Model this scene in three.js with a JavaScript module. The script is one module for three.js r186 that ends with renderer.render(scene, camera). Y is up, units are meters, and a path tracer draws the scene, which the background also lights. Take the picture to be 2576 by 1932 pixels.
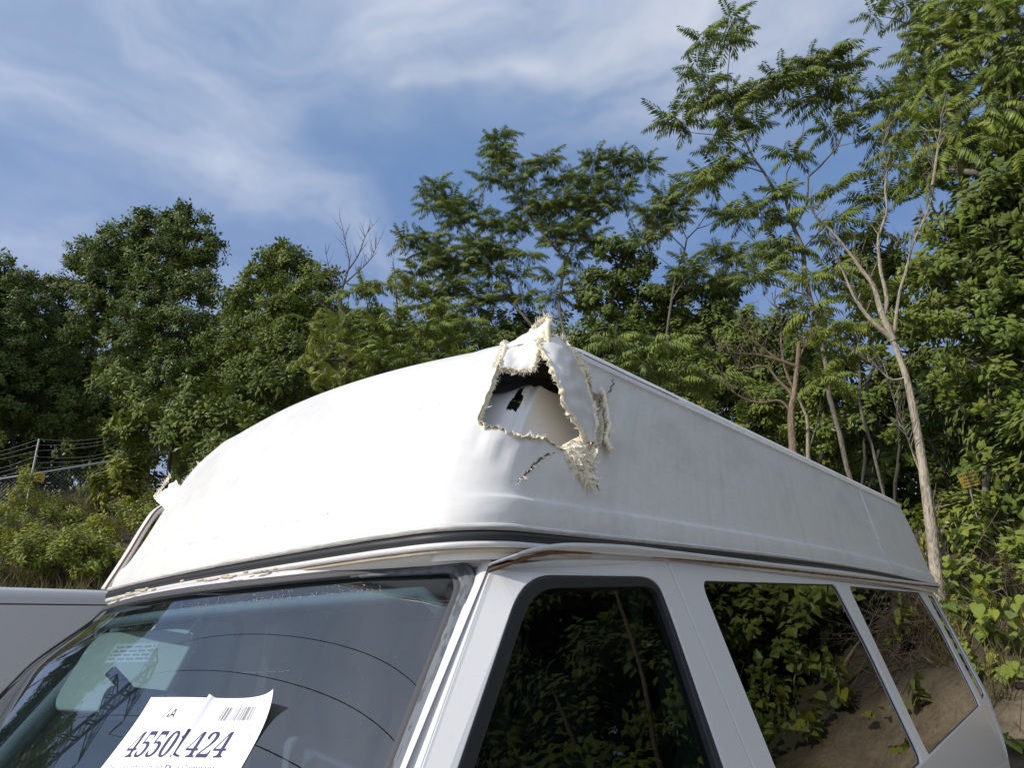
import * as THREE from 'three';
import { mergeGeometries, mergeVertices } from 'three/addons/utils/BufferGeometryUtils.js';
import { ImprovedNoise } from 'three/addons/math/ImprovedNoise.js';

// ---------------------------------------------------------------- camera
const scene = new THREE.Scene();
const FOCAL = 1850 / 1932;                                   // focal length over picture height
const EYE = new THREE.Vector3(1.6, 1.75, 1.03);
const CAM_RIGHT = new THREE.Vector3(0.79473365, -0.05212569, -0.60471592);
const CAM_UP = new THREE.Vector3(0.23022535, 0.94773984, 0.22087435);
const CAM_LOOK = new THREE.Vector3(-0.56160014, 0.31475721, -0.7652014);
const camera = new THREE.PerspectiveCamera(2 * Math.atan(0.5 / FOCAL) * 180 / Math.PI, 1024 / 769, 0.05, 3000);
camera.position.copy(EYE);
camera.quaternion.setFromRotationMatrix(new THREE.Matrix4().makeBasis(CAM_RIGHT, CAM_UP, CAM_LOOK.clone().negate()));
scene.add(camera);

// ---------------------------------------------------------------- helpers
function rng(seed) { let s = seed >>> 0; return () => { s = (s + 0x6D2B79F5) >>> 0; let t = s; t = Math.imul(t ^ (t >>> 15), t | 1); t ^= t + Math.imul(t ^ (t >>> 7), t | 61); return ((t ^ (t >>> 14)) >>> 0) / 4294967296; }; }
const perlin = new ImprovedNoise();
const noise3 = (x, y, z) => perlin.noise(x, y, z);
function fbm(x, y, z, n = 5, gain = 0.5) { let a = 0, w = 1, t = 0; for (let i = 0; i < n; i++) { a += w * noise3(x, y, z); t += w; w *= gain; x = x * 2.03 + 7.1; y = y * 2.03 + 3.7; z = z * 2.03 + 1.3; } return a / t; }
const clamp = (x, a, b) => Math.max(a, Math.min(b, x));
const smooth = (a, b, x) => { const t = clamp((x - a) / (b - a), 0, 1); return t * t * (3 - 2 * t); };
const lerp = (a, b, t) => a + (b - a) * t;
const V3 = (x, y, z) => new THREE.Vector3(x, y, z);
const lin = (r, g, b) => new THREE.Color().setRGB(r, g, b);
const taken = {};
function numbered(name) { const n = taken[name] = (taken[name] ?? -1) + 1; return n ? name + '_' + String(n).padStart(3, '0') : name; }
function tag(o, label, category, group, kind) { if (label) o.userData.label = label; if (category) o.userData.category = category; if (group) o.userData.group = group; if (kind) o.userData.kind = kind; return o; }
function thing(name, label, category, pos = [0, 0, 0], group) { const o = new THREE.Group(); o.name = numbered(name); o.position.set(...pos); scene.add(o); return tag(o, label, category, group); }
function add(name, geometry, material, parent) { const m = new THREE.Mesh(geometry, material); m.name = parent === scene ? numbered(name) : name; m.castShadow = m.receiveShadow = true; parent.add(m); return m; }
// a picture position (in pixels of a 2212 x 1659 view of the photograph) and a horizontal depth, as a place in the world: used to read tree and fence sites off the photograph
const FWD = V3(CAM_LOOK.x, 0, CAM_LOOK.z).normalize(), SIDE = V3(-FWD.z, 0, FWD.x);
function rayOf(px, py) { const k = 2576 / 2212; return V3(0, 0, 0).addScaledVector(CAM_RIGHT, (px * k - 1288) / 1850).addScaledVector(CAM_UP, -(py * k - 966) / 1850).add(CAM_LOOK).normalize(); }
function at(px, py, d) { const r = rayOf(px, py); return r.multiplyScalar(d / r.dot(FWD)).add(EYE); }

// ---------------------------------------------------------------- sky, sun, exposure
const SUN = V3(-0.30, 0.57, 0.765).normalize();
function makeSky() {
  const w = 2048, h = 1024, data = new Float32Array(w * h * 4);
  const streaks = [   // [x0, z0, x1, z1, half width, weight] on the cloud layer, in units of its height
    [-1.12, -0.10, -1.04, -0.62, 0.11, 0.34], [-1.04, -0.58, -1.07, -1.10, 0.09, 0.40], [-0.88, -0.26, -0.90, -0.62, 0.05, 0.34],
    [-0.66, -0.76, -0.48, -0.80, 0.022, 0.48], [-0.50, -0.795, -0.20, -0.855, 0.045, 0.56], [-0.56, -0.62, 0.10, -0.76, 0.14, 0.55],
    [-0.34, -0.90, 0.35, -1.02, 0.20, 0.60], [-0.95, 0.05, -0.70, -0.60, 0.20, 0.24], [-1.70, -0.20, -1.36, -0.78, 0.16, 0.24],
    [0.1, -0.5, 1.1, 0.3, 0.40, 0.85], [0.0, -0.1, 0.7, 0.9, 0.45, 0.8], [0.5, -1.1, 1.6, -0.4, 0.40, 0.8], [-0.4, 0.5, 0.9, 1.2, 0.22, 0.4], [-1.6, 0.9, -0.5, 0.3, 0.2, 0.12], [0.6, -1.4, 1.5, -1.0, 0.2, 0.4]];  // broad streaks out of view, added to brighten the shaded van side
  for (let j = 0; j < h; j++) for (let i = 0; i < w; i++) {
    const el = ((j + 0.5) / h - 0.5) * Math.PI, az = ((i + 0.5) / w - 0.5) * 2 * Math.PI;
    const y = Math.sin(el), x = Math.cos(el) * Math.cos(az), z = Math.cos(el) * Math.sin(az), k = (j * w + i) * 4;
    const up = Math.max(y, 0), ss = x * SUN.x + y * SUN.y + z * SUN.z;
    const t = Math.pow(1 - up, 3.0);
    let r = lerp(0.108, 0.62, t * t), g = lerp(0.212, 0.66, t * t), b = lerp(0.405, 0.74, t * 0.85);
    const glow = Math.pow(0.5 + 0.5 * ss, 3) * 0.16 + Math.pow(Math.max(ss, 0), 6) * 0.25 + Math.pow(Math.max(ss, 0), 40) * 0.5;  // wide sunward term added to raise the fill from the unseen sky
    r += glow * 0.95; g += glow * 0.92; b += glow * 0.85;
    if (y > 0.02) {
      const px = x / (y + 0.12), pz = z / (y + 0.12);
      const wx = px + 0.22 * fbm(px * 2.6, pz * 2.6, 3.1, 5), wz = pz + 0.22 * fbm(px * 2.6, pz * 2.6, 9.4, 5);
      let c = 0;
      for (const [x0, z0, x1, z1, hw, wt] of streaks) {
        const dx = x1 - x0, dz = z1 - z0, s = clamp(((wx - x0) * dx + (wz - z0) * dz) / (dx * dx + dz * dz), 0, 1);
        const d = Math.hypot(wx - x0 - s * dx, wz - z0 - s * dz) / hw;
        if (d > 2.2) continue;
        const L = Math.hypot(dx, dz), al = ((wx - x0) * dx + (wz - z0) * dz) / L, ac = ((wx - x0) * -dz + (wz - z0) * dx) / L;
        const fib = 0.70 + 1.0 * fbm(al * 5, ac * 15, x0 * 7 + 2, 6, 0.62);
        c = 1 - (1 - c) * (1 - clamp(wt * Math.exp(-d * d * 1.1) * fib, 0, 1));
      }
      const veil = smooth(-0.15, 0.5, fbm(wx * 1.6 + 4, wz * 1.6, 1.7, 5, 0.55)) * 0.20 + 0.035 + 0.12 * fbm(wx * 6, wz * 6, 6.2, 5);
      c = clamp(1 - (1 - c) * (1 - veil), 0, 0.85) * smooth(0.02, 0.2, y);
      const lit = 1 + 0.9 * Math.pow(0.5 + 0.5 * ss, 2);   // thin cloud brighter sunward, gain added to fill the shaded van side
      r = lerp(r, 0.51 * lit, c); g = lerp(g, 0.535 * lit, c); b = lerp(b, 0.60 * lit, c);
    }
    if (y < 0) { r = 0.10; g = 0.10; b = 0.08; }
    data[k] = r; data[k + 1] = g; data[k + 2] = b; data[k + 3] = 1;
  }
  const t = new THREE.DataTexture(data, w, h, THREE.RGBAFormat, THREE.FloatType);
  t.mapping = THREE.EquirectangularReflectionMapping; t.magFilter = t.minFilter = THREE.LinearFilter; t.needsUpdate = true;
  return t;
}
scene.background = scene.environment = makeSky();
const sun = new THREE.DirectionalLight(lin(1.0, 0.93, 0.83), 3.15);
sun.position.copy(SUN).multiplyScalar(80); sun.target.position.set(0, 0, 0);
sun.castShadow = true; sun.shadow.mapSize.set(4096, 4096); sun.shadow.radius = 1;
Object.assign(sun.shadow.camera, { left: -40, right: 40, top: 40, bottom: -40, near: 1, far: 200 });
scene.add(sun, sun.target);
const renderer = new THREE.WebGLRenderer({ antialias: true });
renderer.toneMapping = THREE.LinearToneMapping; renderer.toneMappingExposure = 1.15; renderer.shadowMap.enabled = true;
// ================================================================ the van: the raised roof's surface
// levels from the gutter up: height, half width, front (centre), bow of the front, corner radius, rear
const LEVELS = [
  [1.918, 0.806, 0.128, 0.050, 0.150, -4.56], [1.945, 0.806, 0.122, 0.050, 0.150, -4.56], [1.975, 0.800, 0.110, 0.050, 0.155, -4.56],
  [1.990, 0.788, 0.098, 0.050, 0.160, -4.56], [2.040, 0.778, 0.070, 0.052, 0.165, -4.555], [2.120, 0.764, 0.022, 0.056, 0.170, -4.55],
  [2.210, 0.746, -0.040, 0.062, 0.178, -4.54], [2.300, 0.726, -0.115, 0.070, 0.185, -4.53], [2.372, 0.708, -0.190, 0.080, 0.195, -4.51],
  [2.385, 0.712, -0.206, 0.082, 0.198, -4.51], [2.398, 0.704, -0.224, 0.085, 0.200, -4.505], [2.430, 0.682, -0.275, 0.092, 0.205, -4.48],
  [2.470, 0.630, -0.370, 0.100, 0.210, -4.42], [2.520, 0.520, -0.540, 0.100, 0.210, -4.30], [2.555, 0.380, -0.740, 0.090, 0.180, -4.15],
  [2.575, 0.200, -0.960, 0.050, 0.100, -3.95], [2.582, 0.010, -1.150, 0.002, 0.004, -3.75]];
function level(v) {                                       // v in 0..1, spline through LEVELS
  const n = LEVELS.length - 1, f = clamp(v, 0, 1) * n, i = Math.min(n - 1, Math.floor(f)), t = f - i;
  const a = LEVELS[Math.max(0, i - 1)], b = LEVELS[i], c = LEVELS[i + 1], d = LEVELS[Math.min(n, i + 2)];
  return b.map((_, k) => { const m0 = (c[k] - a[k]) / 2, m1 = (d[k] - b[k]) / 2, t2 = t * t, t3 = t2 * t; return (2 * t3 - 3 * t2 + 1) * b[k] + (t3 - 2 * t2 + t) * m0 + (-2 * t3 + 3 * t2) * c[k] + (t3 - t2) * m1; });
}
const U1 = 0.42, U2 = 0.60;                               // u: 0 front centre .. U1 corner begins .. U2 side begins .. 1 rear
function roofPoint(u, v, side = 1, out = V3()) {
  const [y0, W, zF, bow, R, zR] = level(v), xc = W - R, zc = zF - bow * 0.75 - R;
  let x, z, y = y0;
  if (u <= U1) { const t = u / U1; x = xc * t; z = zF - bow * 0.75 * t * t; }
  else if (u <= U2) { const a = (u - U1) / (U2 - U1) * Math.PI / 2; x = xc + R * Math.pow(Math.sin(a), 0.9); z = zc + R * Math.pow(Math.cos(a), 0.9); }
  else { const t = (u - U2) / (1 - U2); z = lerp(zc, zR, Math.pow(t, 1.35)); x = W; }
  const tt = clamp((zc - z) / 4.4, 0, 1), low = smooth(2.45, 1.95, y);
  y += (0.012 * Math.sin(Math.PI * Math.min(1, tt * 1.1)) - 0.040 * Math.pow(tt, 3)) * low;      // the gutter is arched a little
  if (side < 0 || x < 0.6) z -= 0.105 * (0.6 - side * x) * smooth(2.56, 2.0, y0) * smooth(-2.5, -0.3, z);   // the front stands a little askew
  return out.set(side * x, y, z);
}
function roofNormal(u, v, side = 1) {
  const e = 0.003, a = roofPoint(Math.min(1, u + e), v, side).sub(roofPoint(Math.max(0, u - e), v, side)), b = roofPoint(u, Math.min(1, v + e), side).sub(roofPoint(u, Math.max(0, v - e), side));
  return a.cross(b).multiplyScalar(side).normalize();
}
// ---------------------------------------------------------------- textures made of noise
function noiseTexture(w, h, fn, srgb) {
  const d = new Uint8Array(w * h * 4);
  for (let j = 0; j < h; j++) for (let i = 0; i < w; i++) { const c = fn(i / w, j / h), k = (j * w + i) * 4; d[k] = c[0] * 255; d[k + 1] = c[1] * 255; d[k + 2] = c[2] * 255; d[k + 3] = 255; }
  const t = new THREE.DataTexture(d, w, h, THREE.RGBAFormat); t.wrapS = t.wrapT = THREE.RepeatWrapping; t.magFilter = THREE.LinearFilter; t.minFilter = THREE.LinearMipmapLinearFilter; t.generateMipmaps = true;
  if (srgb) t.colorSpace = THREE.SRGBColorSpace; t.needsUpdate = true; return t;
}
// periodic value noise so that repeats join
const lattice = (() => { const r = rng(77), a = new Float32Array(65536); for (let i = 0; i < a.length; i++) a[i] = r(); return (x, y, n) => { x = ((x % n) + n) % n; y = ((y % n) + n) % n; return a[((x * 251 + y * 7919 + n * 131) & 65535)]; }; })();
function pnoise(x, y, n) { const xi = Math.floor(x), yi = Math.floor(y), fx = x - xi, fy = y - yi, sx = fx * fx * (3 - 2 * fx), sy = fy * fy * (3 - 2 * fy); return lerp(lerp(lattice(xi, yi, n), lattice(xi + 1, yi, n), sx), lerp(lattice(xi, yi + 1, n), lattice(xi + 1, yi + 1, n), sx), sy); }
function pf(u, v, n, o) { let a = 0, w = 0.5; for (let i = 0; i < o; i++) { a += w * pnoise(u * n, v * n, n); n *= 2; w *= 0.5; } return a / (1 - Math.pow(0.5, o)); }

// gelcoat: chalky white with thin runs of dirt (they run down, 1 tile = 2 m x 1 m)
const gelMap = noiseTexture(1024, 512, (u, v) => {
  let run = 0; for (const [n, w] of [[96, 0.5], [220, 0.35], [40, 0.4]]) { const a = pnoise(u * n + 1.5 * pnoise(u * 16, v * 8, 16), v * 3, n); run += w * Math.pow(clamp(a * 1.5 - 0.62, 0, 1), 1.6); }
  const blot = pf(u, v, 8, 5), fine = pf(u, v, 128, 2);
  const c = 0.93 - 0.05 * run - 0.05 * smooth(0.5, 0.85, blot) - 0.03 * fine;
  return [c, c * 0.995, c * 0.985];
}, true);
const gelBump = noiseTexture(512, 512, (u, v) => { const a = pf(u, v, 24, 5); return [a, a, a]; });
const M = {};
M.gel = new THREE.MeshPhysicalMaterial({ color: lin(0.90, 0.90, 0.89), map: gelMap, roughness: 0.50, bumpMap: gelBump, bumpScale: 0.0022, clearcoat: 0.18, clearcoatRoughness: 0.35 });
M.paint = new THREE.MeshPhysicalMaterial({ color: lin(0.74, 0.735, 0.725), roughness: 0.42, clearcoat: 0.35, clearcoatRoughness: 0.22, bumpMap: gelBump, bumpScale: 0.0006 });
M.cream = new THREE.MeshStandardMaterial({ color: lin(0.84, 0.77, 0.60), roughness: 0.9 });
M.fibre = new THREE.MeshPhysicalMaterial({ color: lin(0.92, 0.87, 0.75), roughness: 0.95, transmission: 0.3, thickness: 0 });
M.sealant = new THREE.MeshStandardMaterial({ color: lin(0.50, 0.43, 0.32), roughness: 0.85 });
M.rubber = new THREE.MeshStandardMaterial({ color: lin(0.025, 0.026, 0.030), roughness: 0.5 });
M.rust = new THREE.MeshStandardMaterial({ color: lin(0.16, 0.085, 0.04), roughness: 0.95 });
M.black = new THREE.MeshStandardMaterial({ color: lin(0.012, 0.012, 0.013), roughness: 0.75 });
M.crackDark = new THREE.MeshStandardMaterial({ color: lin(0.10, 0.095, 0.085), roughness: 0.95 });
M.scar = new THREE.MeshStandardMaterial({ color: lin(0.26, 0.25, 0.23), roughness: 0.95 });
M.fleck = new THREE.MeshStandardMaterial({ color: lin(0.30, 0.31, 0.32), roughness: 0.9 });
M.liner = new THREE.MeshStandardMaterial({ color: lin(0.80, 0.80, 0.79), roughness: 0.6 });
M.shade_sheet = new THREE.MeshStandardMaterial({ color: lin(0.035, 0.022, 0.015), roughness: 1 });  // brown-black that paints the shade of the hollow roof
const gasketMap = noiseTexture(256, 1024, (u, v) => { const a = pf(u, v, 4, 3), b = pnoise(u * 40, v * 6, 64), s = smooth(0.5, 0.66, pnoise(u * 10, v * 90, 128) * 0.6 + b * 0.4); const c = lerp(0.40 + 0.08 * a, 0.16, s * 0.4); return [c * 0.95, c, c * 1.06]; }, true);
M.gasket = new THREE.MeshStandardMaterial({ color: 0xffffff, map: gasketMap, roughness: 0.8 });
M.gasketDark = new THREE.MeshStandardMaterial({ color: lin(0.060, 0.060, 0.066), roughness: 0.7 });
M.windshield = new THREE.MeshPhysicalMaterial({ color: lin(0.46, 0.57, 0.64), roughness: 0.0, transmission: 0.99, thickness: 0, ior: 2.3 });   // dusty laminated glass: both faces and the film mirror
M.doorGlass = new THREE.MeshPhysicalMaterial({ color: lin(0.10, 0.14, 0.12), roughness: 0.0, transmission: 1, thickness: 0, ior: 1.42 });
M.darkGlass = new THREE.MeshPhysicalMaterial({ color: lin(0.02, 0.02, 0.02), roughness: 0.0, transmission: 1, thickness: 0, ior: 1.58 });
M.trim = new THREE.MeshStandardMaterial({ color: lin(0.34, 0.38, 0.37), roughness: 0.85 });
M.trimDark = new THREE.MeshStandardMaterial({ color: lin(0.050, 0.060, 0.075), roughness: 0.8 });
M.seat = new THREE.MeshStandardMaterial({ color: lin(0.12, 0.14, 0.18), roughness: 0.95 });
M.visor = new THREE.MeshStandardMaterial({ color: lin(0.62, 0.64, 0.52), roughness: 0.9 });
M.steel = new THREE.MeshStandardMaterial({ color: lin(0.45, 0.46, 0.47), roughness: 0.4, metalness: 0.8 });

// ---------------------------------------------------------------- geometry helpers
function gridGeometry(fn, nu, nv, keep) {            // fn(i, j) -> Vector3, uv from fn.uv
  const pos = [], uv = [], idx = [], id = new Int32Array((nu + 1) * (nv + 1)).fill(-1);
  const vert = (i, j) => { const k = j * (nu + 1) + i; if (id[k] < 0) { const [p, s, t] = fn(i / nu, j / nv); id[k] = pos.length / 3; pos.push(p.x, p.y, p.z); uv.push(s, t); } return id[k]; };
  for (let j = 0; j < nv; j++) for (let i = 0; i < nu; i++) { if (keep && !keep(i, j)) continue; const a = vert(i, j), b = vert(i + 1, j), c = vert(i + 1, j + 1), d = vert(i, j + 1); idx.push(a, b, c, a, c, d); }
  const g = new THREE.BufferGeometry(); g.setAttribute('position', new THREE.Float32BufferAttribute(pos, 3)); g.setAttribute('uv', new THREE.Float32BufferAttribute(uv, 2)); g.setIndex(idx); g.computeVertexNormals(); return g;
}
function sweep(path, profile, up, closed = false, scaleAt) {   // profile: [[across, along up], ...] swept along path
  const n = path.length, m = profile.length, pos = [], uv = [], idx = []; let len = 0;
  for (let i = 0; i < n; i++) {
    const t = path[Math.min(n - 1, i + 1)].clone().sub(path[Math.max(0, i - 1)]).normalize(), U = typeof up === 'function' ? up(i) : up;
    const s = t.clone().cross(U).normalize(), w = s.clone().cross(t).normalize(), k = scaleAt ? scaleAt(i / (n - 1)) : 1; if (i) len += path[i].distanceTo(path[i - 1]);
    for (let j = 0; j < m; j++) { const p = path[i].clone().addScaledVector(s, profile[j][0] * k).addScaledVector(w, profile[j][1] * k); pos.push(p.x, p.y, p.z); uv.push(j / m, len); }
  }
  const e = closed ? m : m - 1;
  for (let i = 0; i < n - 1; i++) for (let j = 0; j < e; j++) { const a = i * m + j, b = i * m + (j + 1) % m; idx.push(a, b, b + m, a, b + m, a + m); }
  if (closed) for (const i of [0, n - 1]) for (let j = 1; j < m - 1; j++) idx.push(i * m, i * m + j, i * m + j + 1);
  const g = new THREE.BufferGeometry(); g.setAttribute('position', new THREE.Float32BufferAttribute(pos, 3)); g.setAttribute('uv', new THREE.Float32BufferAttribute(uv, 2)); g.setIndex(idx); g.computeVertexNormals(); return g;
}
const round = (r, n = 8, k = 1) => Array.from({ length: n }, (_, i) => [r * Math.cos(i / n * 2 * Math.PI), r * k * Math.sin(i / n * 2 * Math.PI)]);
function curve(points, n) { return new THREE.CatmullRomCurve3(points.map(p => p.isVector3 ? p : V3(...p)), false, 'centripetal').getSpacedPoints(n); }
function merge(list) { return mergeGeometries(list.map(g => { const q = g.index ? g.toNonIndexed() : g; for (const k of Object.keys(q.attributes)) if (!['position', 'normal', 'uv'].includes(k)) q.deleteAttribute(k); return q; })); }
function box(w, h, d, x, y, z, rx = 0, ry = 0, rz = 0) { const g = new THREE.BoxGeometry(w, h, d); g.applyMatrix4(new THREE.Matrix4().compose(V3(x, y, z), new THREE.Quaternion().setFromEuler(new THREE.Euler(rx, ry, rz)), V3(1, 1, 1))); return g; }
function rbox(w, h, d, r) { const s = new THREE.Shape(), a = w / 2 - r, b = h / 2 - r; s.absarc(a, b, r, 0, Math.PI / 2); s.absarc(-a, b, r, Math.PI / 2, Math.PI); s.absarc(-a, -b, r, Math.PI, 1.5 * Math.PI); s.absarc(a, -b, r, 1.5 * Math.PI, 2 * Math.PI); const e = Math.min(r, d / 2) * 0.6; const g = new THREE.ExtrudeGeometry(s, { depth: d - 2 * e, bevelEnabled: true, bevelSize: e, bevelThickness: e, bevelOffset: -e, bevelSegments: 3, curveSegments: 6 }); g.translate(0, 0, -d / 2 + e); return g; }
function place(g, x, y, z, rx = 0, ry = 0, rz = 0, s = 1) { return g.applyMatrix4(new THREE.Matrix4().compose(V3(x, y, z), new THREE.Quaternion().setFromEuler(new THREE.Euler(rx, ry, rz)), V3(s, s, s))); }
function inside(poly, x, y) { let c = false; for (let i = 0, j = poly.length - 1; i < poly.length; j = i++) if ((poly[i][1] > y) !== (poly[j][1] > y) && x < (poly[j][0] - poly[i][0]) * (y - poly[i][1]) / (poly[j][1] - poly[i][1]) + poly[i][0]) c = !c; return c; }
function nearest(poly, x, y, kx) { let best = null, bd = 1e9; for (let i = 0, j = poly.length - 1; i < poly.length; j = i++) { const ax = poly[j][0] * kx, ay = poly[j][1], dx = poly[i][0] * kx - ax, dy = poly[i][1] - ay, t = clamp(((x * kx - ax) * dx + (y - ay) * dy) / (dx * dx + dy * dy + 1e-12), 0, 1), qx = ax + t * dx, qy = ay + t * dy, d = Math.hypot(x * kx - qx, y - qy); if (d < bd) { bd = d; best = [qx / kx, qy]; } } return [best, bd]; }
// ragged outline: extra points with jitter
function ragged(poly, step, amp, seed, closed = true) { const r = rng(seed), out = []; const n = poly.length; for (let i = 0; i < (closed ? n : n - 1); i++) { const a = poly[i], b = poly[(i + 1) % n], k = Math.max(1, Math.round(Math.hypot((b[0] - a[0]) * 2.6, b[1] - a[1]) / step)); for (let j = 0; j < k; j++) { const t = j / k; out.push([lerp(a[0], b[0], t) + (r() - 0.5) * amp / 2.6, lerp(a[1], b[1], t) + (r() - 0.5) * amp, a.length > 2 ? lerp(a[2], b[2], t) : 0]); } } if (!closed) out.push(poly[n - 1]); return out; }

// ---------------------------------------------------------------- the van
const van = thing('high_top_van', 'white high-top van with its raised roof torn open at the front corner', 'van');
const TEAR = ragged([[0.466, 0.70], [0.476, 0.58], [0.489, 0.466], [0.4937, 0.4503], [0.4962, 0.4237], [0.4994, 0.3862], [0.499, 0.357], [0.4985, 0.332], [0.5, 0.326], [0.509, 0.3196], [0.5266, 0.3142], [0.5472, 0.3076], [0.573, 0.3043], [0.591, 0.3044], [0.6055, 0.312], [0.6113, 0.306], [0.6172, 0.3025], [0.622, 0.2966], [0.6305, 0.291], [0.639, 0.2875], [0.6428, 0.2885], [0.6437, 0.3164], [0.6456, 0.3383], [0.6455, 0.369], [0.6436, 0.389], [0.6403, 0.411], [0.6353, 0.423], [0.629, 0.442], [0.6237, 0.456], [0.6177, 0.4637], [0.605, 0.495], [0.592, 0.56], [0.575, 0.64], [0.556, 0.73], [0.51, 0.735]], 0.012, 0.006, 11);
const arcOf = (() => { const t = [0]; let p = roofPoint(0, 0.25); for (let i = 1; i <= 200; i++) { const q = roofPoint(i / 200, 0.25); t.push(t[i - 1] + q.distanceTo(p)); p = q; } return u => { const f = clamp(u, 0, 1) * 200, i = Math.min(199, Math.floor(f)); return lerp(t[i], t[i + 1], f - i); }; })();
const lifted = (u, v, lip = nearest(TEAR, u, v, 2.6)[1]) => smooth(0.10, 0.0, lip) * smooth(0.70, 0.55, v) * (0.004 + 0.005 * noise3(u * 40, v * 16, 2.5));   // the skin is sprung up a little round the tear
function roofShell() {
  const NU = 460, NV = 190, gone = new Uint8Array(NU * NV);
  const uAt = i => { const s = i / NU; return s < 0.25 ? s / 0.25 * 0.40 : s < 0.85 ? 0.40 + (s - 0.25) / 0.6 * 0.28 : 0.68 + (s - 0.85) / 0.15 * 0.32; };
  for (let j = 0; j < NV; j++) for (let i = 0; i < NU; i++) if (inside(TEAR, (uAt(i) + uAt(i + 1)) / 2, (j + 0.5) / NV)) gone[j * NU + i] = 1;
  const g1 = gridGeometry((a, b) => {
    const i = Math.round(a * NU), j = Math.round(b * NV); let u = uAt(i), v = j / NV, n = 0;
    for (const [di, dj] of [[0, 0], [-1, 0], [0, -1], [-1, -1]]) { const ii = i + di, jj = j + dj; if (ii >= 0 && jj >= 0 && ii < NU && jj < NV) n += gone[jj * NU + ii]; }
    if (n > 0) { const [q, d] = nearest(TEAR, u, v, 2.6); if (d < 0.02) [u, v] = q; }
    const p = roofPoint(u, v), lip = nearest(TEAR, u, v, 2.6)[1];
    if (lip < 0.10) p.addScaledVector(roofNormal(u, v), lifted(u, v, lip));
    return [p, arcOf(u) / 2, (p.y - 1.9)];
  }, NU, NV, (i, j) => !gone[j * NU + i]);
  const g2 = gridGeometry((a, b) => { const p = roofPoint(1 - a, b, -1); return [p, -arcOf(1 - a) / 2, p.y - 1.9]; }, 170, 70);
  const g3 = gridGeometry((a, b) => { const v = b, p = roofPoint(1, v, 1), q = roofPoint(1, v, -1); const m = p.clone().lerp(q, a); m.z -= 0.03 * Math.sin(Math.PI * a); return [m, m.x / 2 + 4, m.y - 1.9]; }, 8, 40);
  return merge([g1, g2, g3]);
}
const roof = add('raised_roof', roofShell(), M.gel, van); tag(roof, 'chalky white fibreglass raised roof, chipped on the front');
// raw rim of the tear
const rimRow = ragged(TEAR.slice(0, -6), 0.006, 0.004, 5, false);
const on = (u, v, off = 0) => roofPoint(u, v).addScaledVector(roofNormal(u, v), off);
{
  const n = rimRow.length - 1, r = rng(3), jit = rimRow.map(() => r());
  add('torn_edge', gridGeometry((a, b) => { const i = Math.round(a * n), [u, v] = rimRow[i]; return [on(u + (b > 0.4 && b < 0.6 ? 0.0022 * (jit[i] - 0.3) : 0), v + (b > 0.4 && b < 0.6 ? 0.010 * (jit[(i * 7) % jit.length] - 0.35) : 0), 0.011 - b * (0.022 + 0.012 * jit[i])), a * 3, b]; }, n, 2), M.cream, roof);
}
// fibres standing out of a torn edge: thin bent blades
function fibres(pts, seed, per, len, spread, extra = [0, 0, 0]) {
  const r = rng(seed), pos = [];
  for (let i = 0; i < pts.length - 1; i++) {
    const [p, nrm, outw] = pts[i], q = pts[i + 1][0];
    for (let k = 0; k < per * 0.62; k++) {
      const c = p.clone().lerp(q, r()), l = len * (0.35 + 1.1 * r() * r() + 0.4 * r());
      const d = outw.clone().multiplyScalar(0.7 + 0.5 * r()).addScaledVector(nrm, (r() - 0.35) * spread).add(V3(extra[0] + (r() - 0.5) * spread, extra[1] + (r() - 0.5) * spread, extra[2] + (r() - 0.5) * spread)).normalize();
      const w = V3(r() - 0.5, r() - 0.5, r() - 0.5).cross(d).normalize().multiplyScalar(r() < 0.16 ? 0.003 + 0.005 * r() : 0.0008 + 0.0012 * r());
      const m = c.clone().addScaledVector(d, l * 0.55), e = m.clone().addScaledVector(d, l * 0.45).add(V3((r() - 0.5) * l * 0.5, (r() - 0.6) * l * 0.5, (r() - 0.5) * l * 0.5));
      const a1 = c.clone().add(w), a2 = c.clone().sub(w), b1 = m.clone().addScaledVector(w, 0.8), b2 = m.clone().addScaledVector(w, -0.8);
      for (const t of [a1, a2, b2, a1, b2, b1, b1, b2, e]) pos.push(t.x, t.y, t.z);
    }
  }
  const g = new THREE.BufferGeometry(); g.setAttribute('position', new THREE.Float32BufferAttribute(pos, 3)); g.setAttribute('uv', new THREE.Float32BufferAttribute(new Float32Array(pos.length / 3 * 2), 2)); g.computeVertexNormals(); return g;
}
const edgeFrame = (row, toward) => row.map(([u, v, o = 0]) => { const p = on(u, v, o), c = on(toward[0], toward[1], 0); return [p, roofNormal(u, v), c.sub(p).normalize()]; });
const fuzz = [];
fuzz.push(fibres(edgeFrame(rimRow, [0.56, 0.39]), 21, 6, 0.014, 1.0));

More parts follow.
